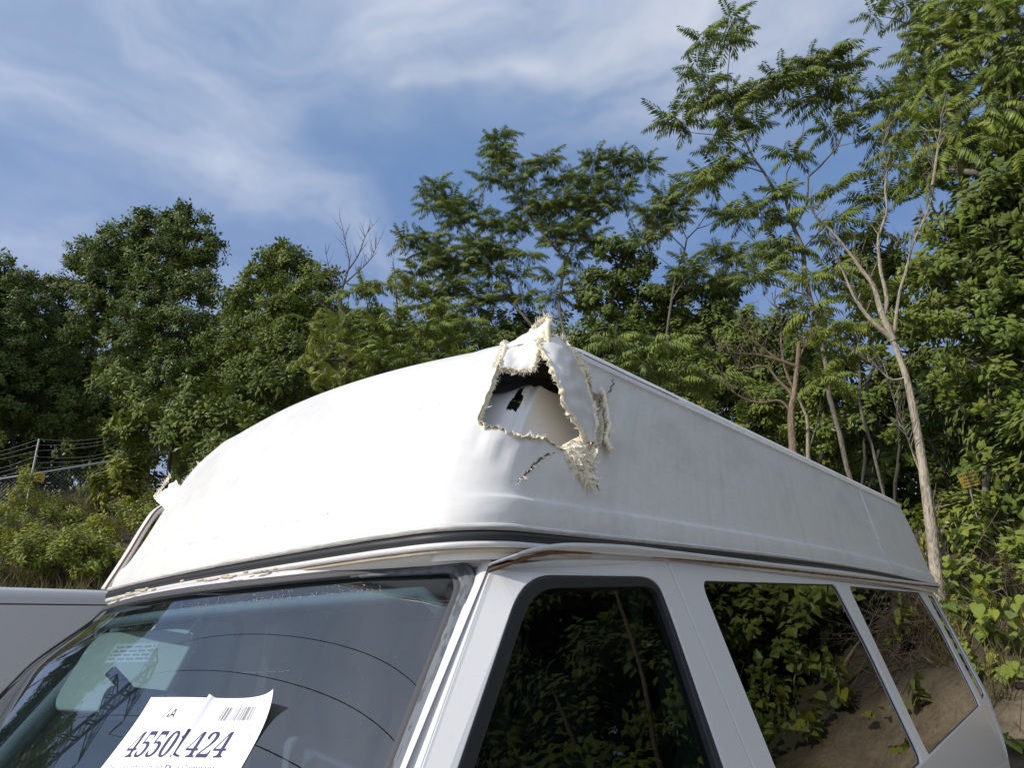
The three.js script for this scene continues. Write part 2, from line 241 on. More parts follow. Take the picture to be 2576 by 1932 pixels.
// flaps: rows of [left u, v, off, right u, v, off]
function flap(rows, n, bulge, crumple, seed) {
  const m = (rows.length - 1) * 6, r = rng(seed), cr = s => new THREE.CatmullRomCurve3(rows.map(q => V3(q[s], q[s + 1], q[s + 2])), false, 'centripetal'), A = cr(0), B = cr(3), jl = Array.from({ length: m + 1 }, () => r() - 0.5), jr = Array.from({ length: m + 1 }, () => r() - 0.5);
  const f = (a, b) => { const j = Math.round(b * m), l = A.getPoint(b), q = B.getPoint(b); const s = clamp(a + (a < 0.02 ? jl[j] * 0.06 : a > 0.98 ? jr[j] * 0.06 : 0), -0.1, 1.1); const u = lerp(l.x, q.x, s), v = lerp(l.y, q.y, s), o = lerp(l.z, q.z, s) + bulge * Math.sin(Math.PI * clamp(s, 0, 1)) + crumple * noise3(u * 70, v * 40, seed); return [on(u, v, o), s * 0.2, b * 0.5]; };
  const top = gridGeometry(f, n, m), under = gridGeometry((a, b) => { const q = f(a, b); const [p] = q; const l = A.getPoint(b), rr = B.getPoint(b); p.addScaledVector(roofNormal(lerp(l.x, rr.x, a), lerp(l.y, rr.y, a)), -0.006); return [p, q[1], q[2]]; }, n, m);
  const edges = [[], []]; for (let j = 0; j <= m; j++) { edges[0].push(f(0, j / m)[0]); edges[1].push(f(1, j / m)[0]); }
  const lip = edges.map((e, k) => sweep(e, round(0.0075, 7), V3(0.3, 0.2, 1), true, t => 0.55 + 1.3 * Math.abs(noise3(t * 46, k, seed))));
  return { skin: top, under, lip: merge(lip), edges, f, m, n };
}
const upper = flap([[0.4945, 0.440, 0.004, 0.5475, 0.437, 0.010], [0.4905, 0.462, 0.006, 0.541, 0.460, 0.026], [0.485, 0.500, 0.010, 0.532, 0.490, 0.040], [0.479, 0.55, 0.006, 0.530, 0.535, 0.056], [0.474, 0.61, 0.004, 0.531, 0.590, 0.072], [0.467, 0.68, 0.003, 0.505, 0.650, 0.020], [0.461, 0.76, 0.002, 0.495, 0.76, 0.004]], 16, -0.012, 0.008, 4);
const strip = flap([[0.5340, 0.580, 0.016, 0.568, 0.600, 0.010], [0.5320, 0.520, 0.030, 0.577, 0.535, 0.018], [0.5365, 0.474, 0.038, 0.590, 0.492, 0.022], [0.5570, 0.4417, 0.036, 0.6056, 0.474, 0.018], [0.5763, 0.4129, 0.036, 0.6190, 0.452, 0.014], [0.5960, 0.3900, 0.034, 0.6275, 0.425, 0.012], [0.6085, 0.3700, 0.030, 0.6345, 0.398, 0.010], [0.6190, 0.3520, 0.026, 0.6390, 0.372, 0.010], [0.6270, 0.3380, 0.022, 0.6400, 0.345, 0.010], [0.6340, 0.3220, 0.016, 0.6395, 0.318, 0.008]], 14, 0.016, 0.005, 9);
for (const [k, nm, lb] of [[upper, 'bent_flap', 'peaked flap of roof skin bent up above the hole'], [strip, 'hanging_flap', 'long torn strip of roof skin between the two openings']]) {
  const s = add(nm, k.skin, M.gel, van); tag(s, lb); add('underside', k.under, M.cream, s); add('torn_edge', k.lip, M.cream, s);
  const fr = (e, sgn) => e.map((p, i) => { const j = clamp(i / k.m, 0, 1), [a] = k.f(0.4, j), [b] = k.f(0.6, j); return [p, roofNormal(0.55, 0.4), b.sub(a).normalize().multiplyScalar(sgn)]; });
  fuzz.push(fibres(fr(k.edges[0], -1), 31, 10, 0.014, 0.8), fibres(fr(k.edges[1], 1), 32, 10, 0.014, 0.8));
  const low = []; for (let i = 0; i <= 30; i++) { const [p] = k.f(i / 30, 0), [q] = k.f(i / 30, 0.06); low.push([p, roofNormal(0.55, 0.4), p.clone().sub(q).normalize()]); }
  fuzz.push(fibres(low, 33, 12, 0.016, 0.8));
  const tip = k.m - 6; const hi = []; for (let i = 0; i <= 20; i++) { const [p] = k.f(0.75 + i / 80, k === upper ? 0.62 : 0); hi.push([p, V3(0, 1, 0), V3(0.3, 0.9, 0.2)]); }
  fuzz.push(fibres(hi, 34, 9, 0.020, 0.9));
}
// the splayed splinter on the side and the frayed wad hanging under the tear
const splinter = flap([[0.6352, 0.440, 0.020, 0.6385, 0.438, 0.014], [0.6400, 0.412, 0.022, 0.6432, 0.410, 0.012], [0.6432, 0.385, 0.024, 0.6470, 0.383, 0.010], [0.6450, 0.360, 0.026, 0.6495, 0.361, 0.012], [0.6462, 0.335, 0.024, 0.6505, 0.338, 0.012], [0.6490, 0.314, 0.022, 0.6512, 0.318, 0.014]], 6, 0.004, 0.008, 15);
{ const s = add('splinter', splinter.skin, M.gel, van); add('torn_edge', merge([splinter.under, splinter.lip]), M.cream, s); fuzz.push(fibres(splinter.edges[0].map(p => [p, V3(1, 0, 0), V3(0, -0.3, 1)]), 41, 9, 0.012, 1), fibres(splinter.edges[1].map(p => [p, V3(1, 0, 0), V3(0.2, -0.6, -0.5)]), 42, 8, 0.012, 1)); }
const wadPoly = [[0.6215, 0.2985], [0.6255, 0.318], [0.633, 0.337], [0.638, 0.312], [0.6425, 0.290], [0.6435, 0.272], [0.6420, 0.240], [0.6375, 0.248], [0.6324, 0.2616], [0.6255, 0.280]];
{
  const g = gridGeometry((a, b) => { const u = 0.6205 + a * 0.0235, v = 0.238 + b * 0.10, [, d] = nearest(wadPoly, u, v, 2.6), in_ = inside(wadPoly, u, v); return [on(u, v, (in_ ? 0.006 + 0.9 * Math.min(d, 0.030) : -0.01) + (in_ ? 0.011 * noise3(u * 190, v * 85, 4) + 0.006 * noise3(u * 420, v * 200, 1) : 0)), a, b]; }, 44, 60, (i, j) => inside(wadPoly, 0.6205 + (i + 0.5) / 44 * 0.0235, 0.238 + (j + 0.5) / 60 * 0.10));
  add('frayed_wad', g, M.cream, van);
  const r = rng(8), pts = []; for (let i = 0; i < 420; i++) { const u = 0.620 + r() * 0.024, v = 0.238 + r() * 0.10; if (inside(wadPoly, u, v)) pts.push([on(u, v, 0.014), roofNormal(u, v), V3(0.1, -0.8, 0.1)]); }
  for (const p of pts) fuzz.push(fibres([p, p], 50 + fuzz.length, 4, 0.020, 1.3));
  const sh = [[0.592, 0.56], [0.602, 0.50], [0.612, 0.475], [0.6195, 0.463], [0.626, 0.448]]; const lump = []; for (let i = 0; i <= 40; i++) { const t = i / 40 * 3.999, k = Math.floor(t), q = sh[k], w = sh[k + 1]; lump.push(on(lerp(q[0], w[0], t - k), lerp(q[1], w[1], t - k), 0.010 + 0.008 * noise3(i * 0.7, 1, 1))); }
  add('frayed_wad', sweep(lump, round(0.012, 8), V3(0, 0, 1), true, t => 0.4 + 1.1 * Math.sin(Math.PI * t) * (0.7 + 0.9 * Math.abs(noise3(t * 14, 3, 3)))), M.cream, van);
  fuzz.push(fibres(lump.map(p => [p, V3(0.8, 0.5, 0.2), V3(0.5, 0.3, 0.3)]), 61, 14, 0.018, 1.4));
  // far corner: the same break seen from the other side, a curled shred above the far edge
  const shred = []; for (let i = 0; i <= 14; i++) shred.push(roofPoint(0.515, 0.22 + i / 14 * 0.20, -1));
  const sg = gridGeometry((a, b) => { const i = Math.round(b * 14), p = roofPoint(0.50 + 0.02 * a, 0.345 + b * 0.05, -1); p.addScaledVector(roofNormal(0.51, 0.36, -1), 0.005 + 0.055 * a * (1 - 0.45 * b) + 0.01 * noise3(a * 5, b * 6, 7)); p.y += 0.02 * a; return [p, a * 0.1, b * 0.1]; }, 8, 14);
  const sm = add('curled_shred', sg, M.gel, van); tag(sm, 'torn white shred curled up at the far front corner');
  const ep = []; for (let i = 0; i <= 24; i++) { const p = roofPoint(0.515 + 0.006 * noise3(i * 0.6, 2, 2), 0.375 + i / 24 * 0.10, -1); ep.push([p.addScaledVector(roofNormal(0.515, 0.35, -1), 0.004), V3(0, 1, 0), V3(-0.4, 0.6, 0.2)]); }
  fuzz.push(fibres(ep, 71, 16, 0.020, 1));
  const e2 = []; for (let i = 0; i <= 14; i++) { const p = roofPoint(0.52, 0.345 + i / 14 * 0.05, -1).addScaledVector(roofNormal(0.51, 0.36, -1), 0.055); p.y += 0.02; e2.push([p, V3(0, 1, 0), V3(-0.5, 0.6, 0)]); }
  fuzz.push(fibres(e2, 72, 10, 0.022, 1));
  add('torn_edge', sweep(ep.map(e => e[0]), round(0.007, 6), V3(0, 0, 1), true, t => 0.6 + Math.abs(noise3(t * 20, 0, 5))), M.cream, sm);
}
tag(add('torn_fibre', merge(fuzz), M.fibre, van), 'bristling cream glass fibres along the torn edges', null, null, 'stuff');
// inside of the nose: inner moulding, added dark sheets painted as shade, rib
{
  const notch = [[0.530, 0.414], [0.535, 0.424], [0.536, 0.446], [0.547, 0.448], [0.550, 0.426], [0.561, 0.420], [0.564, 0.402], [0.560, 0.386], [0.546, 0.392], [0.531, 0.394]];
  const UV = (a, b) => { const u = 0.40 + a * 0.285; return [u, 0.20 + b * lerp(0.29, 0.235, smooth(0.50, 0.60, u))]; };
  const inner = gridGeometry((a, b) => { const [u, v] = UV(a, b); const o = -0.030 - 0.034 * smooth(0.20, 0.36, v) + 0.008 * Math.sin((u - 0.52) * 40) * smooth(0.25, 0.4, v) + 0.016 * smooth(0.572, 0.590, u) - 0.02 * smooth(0.44, 0.49, v); return [on(u, v, o), a, b]; }, 110, 80, (i, j) => !inside(notch, ...UV((i + 0.5) / 110, (j + 0.5) / 80)));
  const il = add('inner_moulding', inner, M.liner, van); tag(il, 'pale inner moulding seen through the hole');
  add('shade_sheet', gridGeometry((a, b) => [on(0.38 + a * 0.32, 0.45 + b * 0.28, -0.030 + 0.006 * noise3(a * 12, b * 12, 3)), a, b], 40, 40), M.shade_sheet, van);  // dark sheet added so the hollow above the moulding reads as shade
  add('shade_sheet', gridGeometry((a, b) => { const p = on(0.38 + a * 0.30, 0.18 + b * 0.27, -0.18); return [p, a, b]; }, 24, 24), M.shade_sheet, van);  // second added dark sheet, shade painted behind the moulding
  const rib = []; for (let i = 0; i <= 20; i++) rib.push(on(0.46 + i / 20 * 0.16, 0.468 + 0.02 * i / 20, -0.085));
  add('roof_rib', sweep(rib, [[-0.012, -0.02], [0.012, -0.02], [0.012, 0.02], [-0.012, 0.02]], V3(0, 1, 0), true), M.trimDark, van);
}
// cracks (thin dark ribbons laid on the skin) and chips in the gelcoat
function crack(uvs, seed, w) { const r = rng(seed), pts = ragged(uvs, 0.008, 0.010, seed, false), n = pts.length - 1; return gridGeometry((a, b) => { const i = Math.round(a * n), [u, v] = pts[i]; const t = pts[Math.min(n, i + 1)], s = pts[Math.max(0, i - 1)]; let dx = t[0] - s[0], dy = t[1] - s[1]; const L = Math.hypot(dx * 2.6, dy) || 1; const ww = w * Math.sin(Math.PI * clamp(a * 0.92 + 0.04, 0, 1)) * (0.5 + r()); return [on(u - dy / L * ww * (b - 0.5) / 2.6, v + dx * 2.6 / L * ww * (b - 0.5), 0.0012 + lifted(u, v)), a, b]; }, n, 1); }
for (const [p, sd, w] of [[[[0.6163, 0.2962], [0.6112, 0.2866], [0.6079, 0.2759], [0.6027, 0.2645], [0.599, 0.2508], [0.5904, 0.2375], [0.5823, 0.219]], 3, 0.0075], [[[0.638, 0.40], [0.645, 0.45], [0.642, 0.50]], 6, 0.0025], [[[0.6440, 0.262], [0.6475, 0.25], [0.650, 0.236]], 7, 0.002]]) add('crack', crack(p, sd, w), M.crackDark, roof);
{ const r = rng(18), pos = []; const flakes = []; const pts = ragged([[0.6163, 0.2962], [0.6079, 0.2759], [0.599, 0.2508], [0.5823, 0.219]], 0.008, 0.012, 3, false); for (const [u, v] of pts) for (let k = 0; k < 2; k++) { const p = on(u + (r() - 0.5) * 0.004, v + (r() - 0.5) * 0.008, 0.002 + lifted(u, v)); const n = roofNormal(u, v); const a = V3(r() - 0.5, r() - 0.5, r() - 0.5).cross(n).normalize().multiplyScalar(0.005), b = a.clone().cross(n).multiplyScalar(0.7).addScaledVector(n, 0.005); for (const t of [p, p.clone().add(a), p.clone().add(b)]) pos.push(t.x, t.y, t.z); } const g = new THREE.BufferGeometry(); g.setAttribute('position', new THREE.Float32BufferAttribute(pos, 3)); g.computeVertexNormals(); tag(add('lifted_flake', g, M.cream, roof), null, null, null, 'stuff'); }
{ // chips: small grey scars scattered in bands over the front, and along the sill line of the front
  const r = rng(29), pos = [];
  const chip = (x, v, s) => { const side = x < 0 ? -1 : 1; const f = u => roofPoint(u, v, side).x - x; let lo = 0, hi = 0.62; for (let i = 0; i < 18; i++) { const m = (lo + hi) / 2; if (f(m) * side < 0) lo = m; else hi = m; } const u = lo, p = roofPoint(u, v, side), n = roofNormal(u, v, side); if (n.dot(p.clone().sub(EYE)) > 0) return; p.addScaledVector(n, 0.0012); const a = V3(1, 0.2, 0).cross(n).normalize(), b = a.clone().cross(n), k = 5, o = r() * 6; const ring = Array.from({ length: k }, (_, i) => { const t = o + i / k * 6.283, q = s * (0.5 + 0.7 * r()); return p.clone().addScaledVector(a, q * 0.8 * Math.cos(t)).addScaledVector(b, q * 1.3 * Math.sin(t)); }); for (let i = 1; i < k - 1; i++) for (const t of [ring[0], ring[i], ring[i + 1]]) pos.push(t.x, t.y, t.z); };
  for (let i = 0; i < 620; i++) { const x = -0.6 + 1.2 * r(), v = 0.16 + 0.40 * r(); if (fbm(x * 3.2, v * 7, 4.4, 3) > 0.02 + 0.25 * r()) chip(x, v, 0.0010 + 0.0024 * r() * r()); }
  for (let i = 0; i < 260; i++) { const x = -0.72 + 1.15 * r(), v = 0.205 + 0.012 * (r() - 0.5) - 0.02 * (x + 0.7) ; if (noise3(x * 6, 0, 2) > -0.25) chip(x, v, 0.0005 + 0.0008 * r()); }
  const g = new THREE.BufferGeometry(); g.setAttribute('position', new THREE.Float32BufferAttribute(pos, 3)); g.computeVertexNormals(); tag(add('gelcoat_chip', g, M.scar, roof), null, null, null, 'stuff');
}
// ---------------------------------------------------------------- gutter, trim strip and drip rail
function gutterLoop(dy, out, sides = [-1, 1], n = 90, u1 = 1) {   // points along the gutter from the far rear round the front to the near rear
  const p = []; const put = (u, s) => { const q = roofPoint(u, 0, s), nn = roofNormal(u, 0, s); nn.y = 0; nn.normalize(); q.addScaledVector(nn, out); q.y += dy; p.push(q); };
  for (let i = n; i > 0; i--) put(i / n * u1, -1); for (let i = 0; i <= n; i++) put(i / n * u1, 1); return p;
}
const UP = V3(0, 1, 0);
add('roof_lip', sweep(gutterLoop(0.002, 0.004), round(0.0060, 8, 1.1), UP, true), M.gel, van);
{ const loop = gutterLoop(-0.0145, 0.001); const st = add('trim_strip', sweep(loop, [[-0.006, -0.008], [0.007, -0.008], [0.010, -0.003], [0.010, 0.003], [0.007, 0.008], [-0.006, 0.008]], UP, true), M.rubber, van); tag(st, 'black rubber strip under the raised roof'); }
add('roof_lip', sweep(gutterLoop(-0.028, 0.005), round(0.0060, 8), UP, true), M.paint, van);
add('sealant_bead', sweep(gutterLoop(-0.037, -0.001).filter(p => p.z > -0.3), round(0.006, 6, 0.9), UP, true, t => 0.75 + 0.5 * Math.abs(noise3(t * 60, 1, 0))), M.sealant, van);

{ const p = []; for (let i = 0; i <= 24; i++) { const v = 0.10 + i / 24 * 0.445; p.push(on(0.915 - 0.006 * Math.sin(Math.PI * i / 24), v, 0.0015)); } add('panel_seam', sweep(p, round(0.0042, 6), V3(1, 0, 0), true), M.gel, roof); }
// side plane of the greenhouse
const sideX = y => y > 1.2 ? 0.80 + 0.28 * (1.89 - y) : y > 0.95 ? lerp(1.022, 0.9932, (y - 0.95) / 0.25) : 1.022 - 0.05 * Math.pow((0.95 - y) / 0.6, 2);
{
  const rail = curve([[0.812, 1.853, 0.048], [0.814, 1.866, -0.006], [0.815, 1.880, -0.061], [0.815, 1.892, -0.15], [0.815, 1.899, -0.28], [0.815, 1.903, -0.435], [0.815, 1.902, -0.66], [0.815, 1.899, -1.155], [0.817, 1.890, -2.2], [0.820, 1.879, -3.3], [0.824, 1.868, -4.52]], 140);
  const railG = sweep(rail, [[-0.012, 0.006], [-0.003, 0.010], [0.010, 0.006], [0.014, -0.002], [0.012, -0.009], [0.004, -0.011], [-0.012, -0.008]].map(([a, b]) => [-a * 0.75, b * 0.62]), UP, true, t => 0.35 + 0.65 * smooth(0, 0.06, t));
  const dr = add('drip_rail', railG, M.paint, van); add('sealant_bead', sweep(rail.map(p => V3(p.x - 0.004, p.y - 0.0115, p.z)), round(0.0045, 6), UP, true, t => 0.6 + 0.8 * Math.abs(noise3(t * 70, 2, 0))), M.rust, dr);
  const mr = railG.clone(); mr.scale(-1, 1, 1); mr.translate(0.01, 0, -0.20); add('drip_rail', mr, M.paint, van);
  // channel between strip and rail
  add('gutter_channel', sweep(gutterLoop(-0.052, -0.012).filter(p => p.x > 0.70), [[-0.02, 0], [0.004, 0], [0.004, 0.03], [-0.02, 0.03]], UP, true), M.paint, van);
}
// ---------------------------------------------------------------- windshield
const wsW = y => 0.76 + 0.14 * (1.86 - y);
function wsPoint(t, y, off = 0) { const z = 0.125 + 0.80 * (1.862 - y) - 0.12 * t * t - 0.02 * Math.pow(Math.abs(t), 8) - 0.060 * smooth(0.2, -0.9, t) * smooth(1.70, 1.86, y); const p = V3(wsW(y) * t, y, z); return off ? p.add(V3(0.35 * t, 0.62, 0.78).normalize().multiplyScalar(off)) : p; }
const WT = 1.856, WB = 1.24, wsEdge = [];                // outline of the glass in (t, y), rounded upper corners
{
  const T = 0.982, rt = 0.07, ry = 0.055;
  for (let i = 0; i <= 40; i++) wsEdge.push([-T, lerp(WB, WT - ry, i / 40)]);
  for (let i = 1; i <= 10; i++) { const a = i / 10 * Math.PI / 2; wsEdge.push([-T + rt * (1 - Math.cos(a)), WT - ry + ry * Math.sin(a)]); }
  for (let i = 1; i <= 50; i++) wsEdge.push([lerp(-T + rt, T - rt, i / 50), WT]);
  for (let i = 1; i <= 10; i++) { const a = i / 10 * Math.PI / 2; wsEdge.push([T - rt + rt * Math.sin(a), WT - ry + ry * Math.cos(a)]); }
  for (let i = 1; i <= 40; i++) wsEdge.push([T, lerp(WT - ry, WB, i / 40)]);
}
const glass = add('windshield', gridGeometry((a, b) => { let t = -0.998 + 1.996 * a, y = lerp(WB, WT + 0.004, b); return [wsPoint(t, y), a, b]; }, 64, 40), M.windshield, van); tag(glass, 'tinted windshield reflecting sky and trees');
const gFrame = i => { const [t] = wsEdge[i]; return V3(0.35 * t, 0.62, 0.78).normalize(); };
{
  const path = wsEdge.map(([t, y]) => wsPoint(t, y, 0.006));
  const topEnd = wsEdge.findIndex(([t, y]) => t > 0.885);
  // rubber gasket: thin and dark over the top and far side, wide and bleached down the near side
  add('gasket', sweep(path.slice(0, topEnd + 1), [[0.006, 0.0], [0.003, 0.007], [-0.010, 0.007], [-0.014, 0.0]], i => gFrame(i), true), M.gasketDark, van);
  const near = path.slice(topEnd - 6), gw = sweep(near, [[0.016, -0.002], [0.013, 0.006], [0.001, 0.009], [-0.012, 0.008], [-0.018, 0.0]], i => gFrame(i + topEnd - 6), true, t => 0.55 + 0.45 * smooth(0, 0.14, t));
  tag(add('gasket', gw, M.gasket, van), 'bleached and scuffed rubber gasket down the near side of the windshield');
  add('gasket', sweep(near.map((p, i) => p.clone().addScaledVector(gFrame(i + topEnd - 6), 0.003).add(V3(-0.020, 0, 0.004))), [[0.008, -0.004], [0.006, 0.001], [-0.006, 0.001], [-0.008, -0.004]], i => gFrame(i + topEnd - 6), true), M.gasketDark, van);
}
{ // dried flecks and wiper scratches on the glass, in rows near the top
  const r = rng(91), pos = []; const fleck = (t, y, l, w, a) => { const p = wsPoint(t, y, 0.0015), e = wsPoint(t + 0.001, y, 0.0015).sub(p).normalize(), f = wsPoint(t, y + 0.001, 0.0015).sub(p).normalize(), d = e.clone().multiplyScalar(Math.cos(a)).addScaledVector(f, Math.sin(a)), n = f.clone().multiplyScalar(Math.cos(a)).addScaledVector(e, -Math.sin(a)).multiplyScalar(w); const q = p.clone().addScaledVector(d, l); for (const v of [p.clone().add(n), p.clone().sub(n), q, q, p.clone().add(n), q.clone().add(n)]) pos.push(v.x, v.y, v.z); };
  for (let i = 0; i < 150; i++) fleck(0.05 + 0.72 * r(), 1.826 + 0.020 * r() * r(), 0.002 + 0.004 * r(), 0.0003 + 0.0003 * r(), -0.9 + r() * 0.5);
  for (const [t0, y0, n, st] of [[0.10, 1.822, 34, 0.006], [-0.32, 1.793, 30, 0.006], [0.5, 1.700, 20, 0.007]]) for (let i = 0; i < n; i++) if (r() < 0.8) fleck(t0 + i * st, y0 + (r() - 0.5) * 0.003, 0.003, 0.0004, 0.1);
  for (let i = 0; i < 90; i++) fleck(-0.8 + 1.7 * r(), 1.52 + 0.32 * r(), 0.001 + 0.002 * r(), 0.0004, r() * 3);
  tag(add('dried_fleck', triGeometryOf(pos), M.fleck, glass), null, null, null, 'stuff');
}
// header between glass and strip, and the pillars
add('header', gridGeometry((a, b) => { const t = -1 + 2 * a, lo = wsPoint(t * 0.998, 1.857, -0.003), i = clamp(Math.round(a * 180), 0, 180); const u = Math.abs(t) < 0.86 ? Math.abs(t) / 0.86 * 0.42 : 0.42 + (Math.abs(t) - 0.86) / 0.14 * 0.15; const hi = roofPoint(u, 0, t < 0 ? -1 : 1); hi.y -= 0.026; const n = roofNormal(u, 0, t < 0 ? -1 : 1); hi.addScaledVector(V3(n.x, 0, n.z).normalize(), -0.001); const p = lo.lerp(hi, b); p.addScaledVector(V3(0.3 * t, 0.5, 0.8), 0.002 * Math.sin(Math.PI * b)); return [p, a, b]; }, 90, 10), M.paint, van);
{ const r = rng(5), blobs = []; for (let i = 0; i < 46; i++) { const t = -0.95 + 1.78 * r(), q = wsPoint(t, 1.868 + 0.010 * r(), 0.006); const g = new THREE.SphereGeometry(0.006, 6, 4); g.scale(1.2 + 2.2 * r(), 0.55, 0.6); g.translate(q.x, q.y + 0.010, q.z - 0.002); blobs.push(g); } add('sealant_bead', merge(blobs), M.sealant, van); }
const seamZ = y => -0.004 + 1.042 * (1.858 - y);         // front edge of the door
for (const s of [1, -1]) add('windshield_pillar', gridGeometry((a, b) => { const y = lerp(1.20, s < 0 ? 1.66 : 1.868, b), p = wsPoint(0.975, Math.min(y, 1.868), -0.003), q = V3(sideX(y) - 0.034, y, seamZ(y) + 0.006); if (s < 0) q.z -= 0.26, q.x -= 0.03, p.z -= 0.10, p.x -= 0.01, q.y = Math.min(q.y, 1.84), p.y = Math.min(p.y, 1.845); p.lerp(q, a); p.add(V3(0.6, 0.2, 0.6).multiplyScalar((s < 0 ? 0 : 0.012) * Math.sin(Math.PI * Math.pow(a, 0.8)))); p.x *= s; return [p, a, b]; }, 10, 30), M.paint, van);
// ---------------------------------------------------------------- side panels (drawn as z, y on the leaning side plane)
function roundedPath(pts, r, P = THREE.Shape) { const s = new P(), n = pts.length; for (let i = 0; i < n; i++) { const a = pts[(i + n - 1) % n], b = pts[i], c = pts[(i + 1) % n], rr = Array.isArray(r) ? r[i] : r; const l1 = Math.hypot(a[0] - b[0], a[1] - b[1]), l2 = Math.hypot(c[0] - b[0], c[1] - b[1]), k1 = Math.min(rr / l1, 0.45), k2 = Math.min(rr / l2, 0.45); const p = [lerp(b[0], a[0], k1), lerp(b[1], a[1], k1)], q = [lerp(b[0], c[0], k2), lerp(b[1], c[1], k2)]; if (i) s.lineTo(...p); else s.moveTo(...p); s.quadraticCurveTo(b[0], b[1], q[0], q[1]); } s.closePath(); return s; }
function lean(g, side = 1, off = 0, fold = 0) { const p = g.attributes.position; for (let i = 0; i < p.count; i++) { const z = p.getX(i), y = p.getY(i), d = p.getZ(i); p.setXYZ(i, side * (sideX(y) + d + off - 0.045 * Math.pow(Math.max(0, (-3.6 - z) / 0.95), 2) - fold * smooth(-0.045, -0.005, z - seamZ(y))), y, z - (side < 0 ? fold * 9 * smooth(-0.6, 0, z - seamZ(y)) : 0)); } g.computeVertexNormals(); return g; }
function panel(outline, r, holes, side, depth = 0.028, fold = 0) { const s = roundedPath(outline, r); for (const [h, hr] of holes) s.holes.push(roundedPath(h, hr, THREE.Path)); return lean(new THREE.ExtrudeGeometry(s, { depth, bevelEnabled: true, bevelSize: 0.003, bevelThickness: 0.003, bevelOffset: -0.003, bevelSegments: 2, curveSegments: 8 }), side, -depth - 0.003, fold); }
const dense = pts => { const o = []; for (let i = 0; i < pts.length; i++) { const a = pts[i], b = pts[(i + 1) % pts.length], n = Math.max(1, Math.round(Math.abs(b[1] - a[1]) / 0.15)); for (let k = 0; k < n; k++) o.push([lerp(a[0], b[0], k / n), lerp(a[1], b[1], k / n)]); } return o; };
const doorWin = [[0.58, 1.235], [-0.045, 1.838], [-0.565, 1.845], [-0.570, 1.76], [-0.545, 1.235]];
const doorOutline = [[0.66, 1.2], [-0.002, 1.856], [-0.22, 1.874], [-0.648, 1.886], [-0.712, 1.2], [-0.70, 0.50], [0.62, 0.50]];
const bodyWins = [[[-0.820, 1.225], [-0.806, 1.840], [-2.105, 1.846], [-2.150, 1.60], [-2.140, 1.225]], [[-2.255, 1.225], [-2.285, 1.842], [-3.86, 1.822], [-3.99, 1.60], [-3.90, 1.225]], [[-4.10, 1.225], [-4.14, 1.812], [-4.50, 1.80], [-4.56, 1.60], [-4.48, 1.225]]];
const bodyOutline = [[-0.654, 1.888], [-0.719, 1.2], [-0.71, 0.45], [-4.60, 0.45], [-4.74, 0.9], [-4.74, 1.2], [-4.66, 1.868]];
for (const s of [1, -1]) {
  const door = add('front_door', panel(doorOutline, [0.02, 0.03, 0.2, 0.02, 0.1, 0.05, 0.05], [[doorWin, [0.05, 0.09, 0.09, 0.06, 0.05]]], s, 0.028, 0.03), M.paint, van);
  const inset = (pts, d) => { const n = pts.length, cx = pts.reduce((a, p) => a + p[0], 0) / n, cy = pts.reduce((a, p) => a + p[1], 0) / n; return pts.map(([x, y]) => { const L = Math.hypot(x - cx, y - cy); return [x - (x - cx) / L * d * 1.25, y - (y - cy) / L * d * 1.25]; }); };
  const seal = roundedPath(doorWin, [0.05, 0.09, 0.09, 0.06, 0.05]); seal.holes.push(roundedPath([[0.52, 1.262], [-0.066, 1.814], [-0.548, 1.824], [-0.553, 1.75], [-0.515, 1.262]], [0.04, 0.075, 0.075, 0.05, 0.04], THREE.Path));
  add('window_seal', lean(new THREE.ExtrudeGeometry(seal, { depth: 0.020, bevelEnabled: true, bevelSize: 0.004, bevelThickness: 0.004, bevelOffset: -0.004, bevelSegments: 2, curveSegments: 8 }), s, -0.026), M.rubber, door);
  const dg = new THREE.ShapeGeometry(roundedPath(dense(doorWin), 0.03), 6); const pane = add('door_window', lean(dg, s, -0.018), M.doorGlass, door); tag(pane, 'dark door window mirroring shaded branches');
  add('window_seal', lean(new THREE.ShapeGeometry(roundedPath([[-0.548, 1.80], [-0.552, 1.80], [-0.478, 1.25], [-0.470, 1.25]], 0.001)), s, -0.020), M.visor, door);
  const bodySide = add('body_side', panel(bodyOutline, [0.015, 0.1, 0.03, 0.2, 0.1, 0.1, 0.06], bodyWins.map(w => [w, 0.045]), s), M.paint, van);
  bodyWins.forEach((w, i) => {
    const f = roundedPath(inset(w, -0.004), 0.047); f.holes.push(roundedPath(inset(w, 0.007), 0.042, THREE.Path));
    const win = add('side_window', lean(new THREE.ShapeGeometry(roundedPath(dense(w), 0.02), 6), s, -0.010), M.darkGlass, van); add('window_seal', lean(new THREE.ExtrudeGeometry(f, { depth: 0.006, bevelEnabled: false, curveSegments: 8 }), s, -0.0145), M.rubber, win);
    if (s > 0) tag(win, ['large dark side window behind the door', 'dark rear side window mirroring sandy ground', 'narrow rearmost dark window'][i]);
  });
}
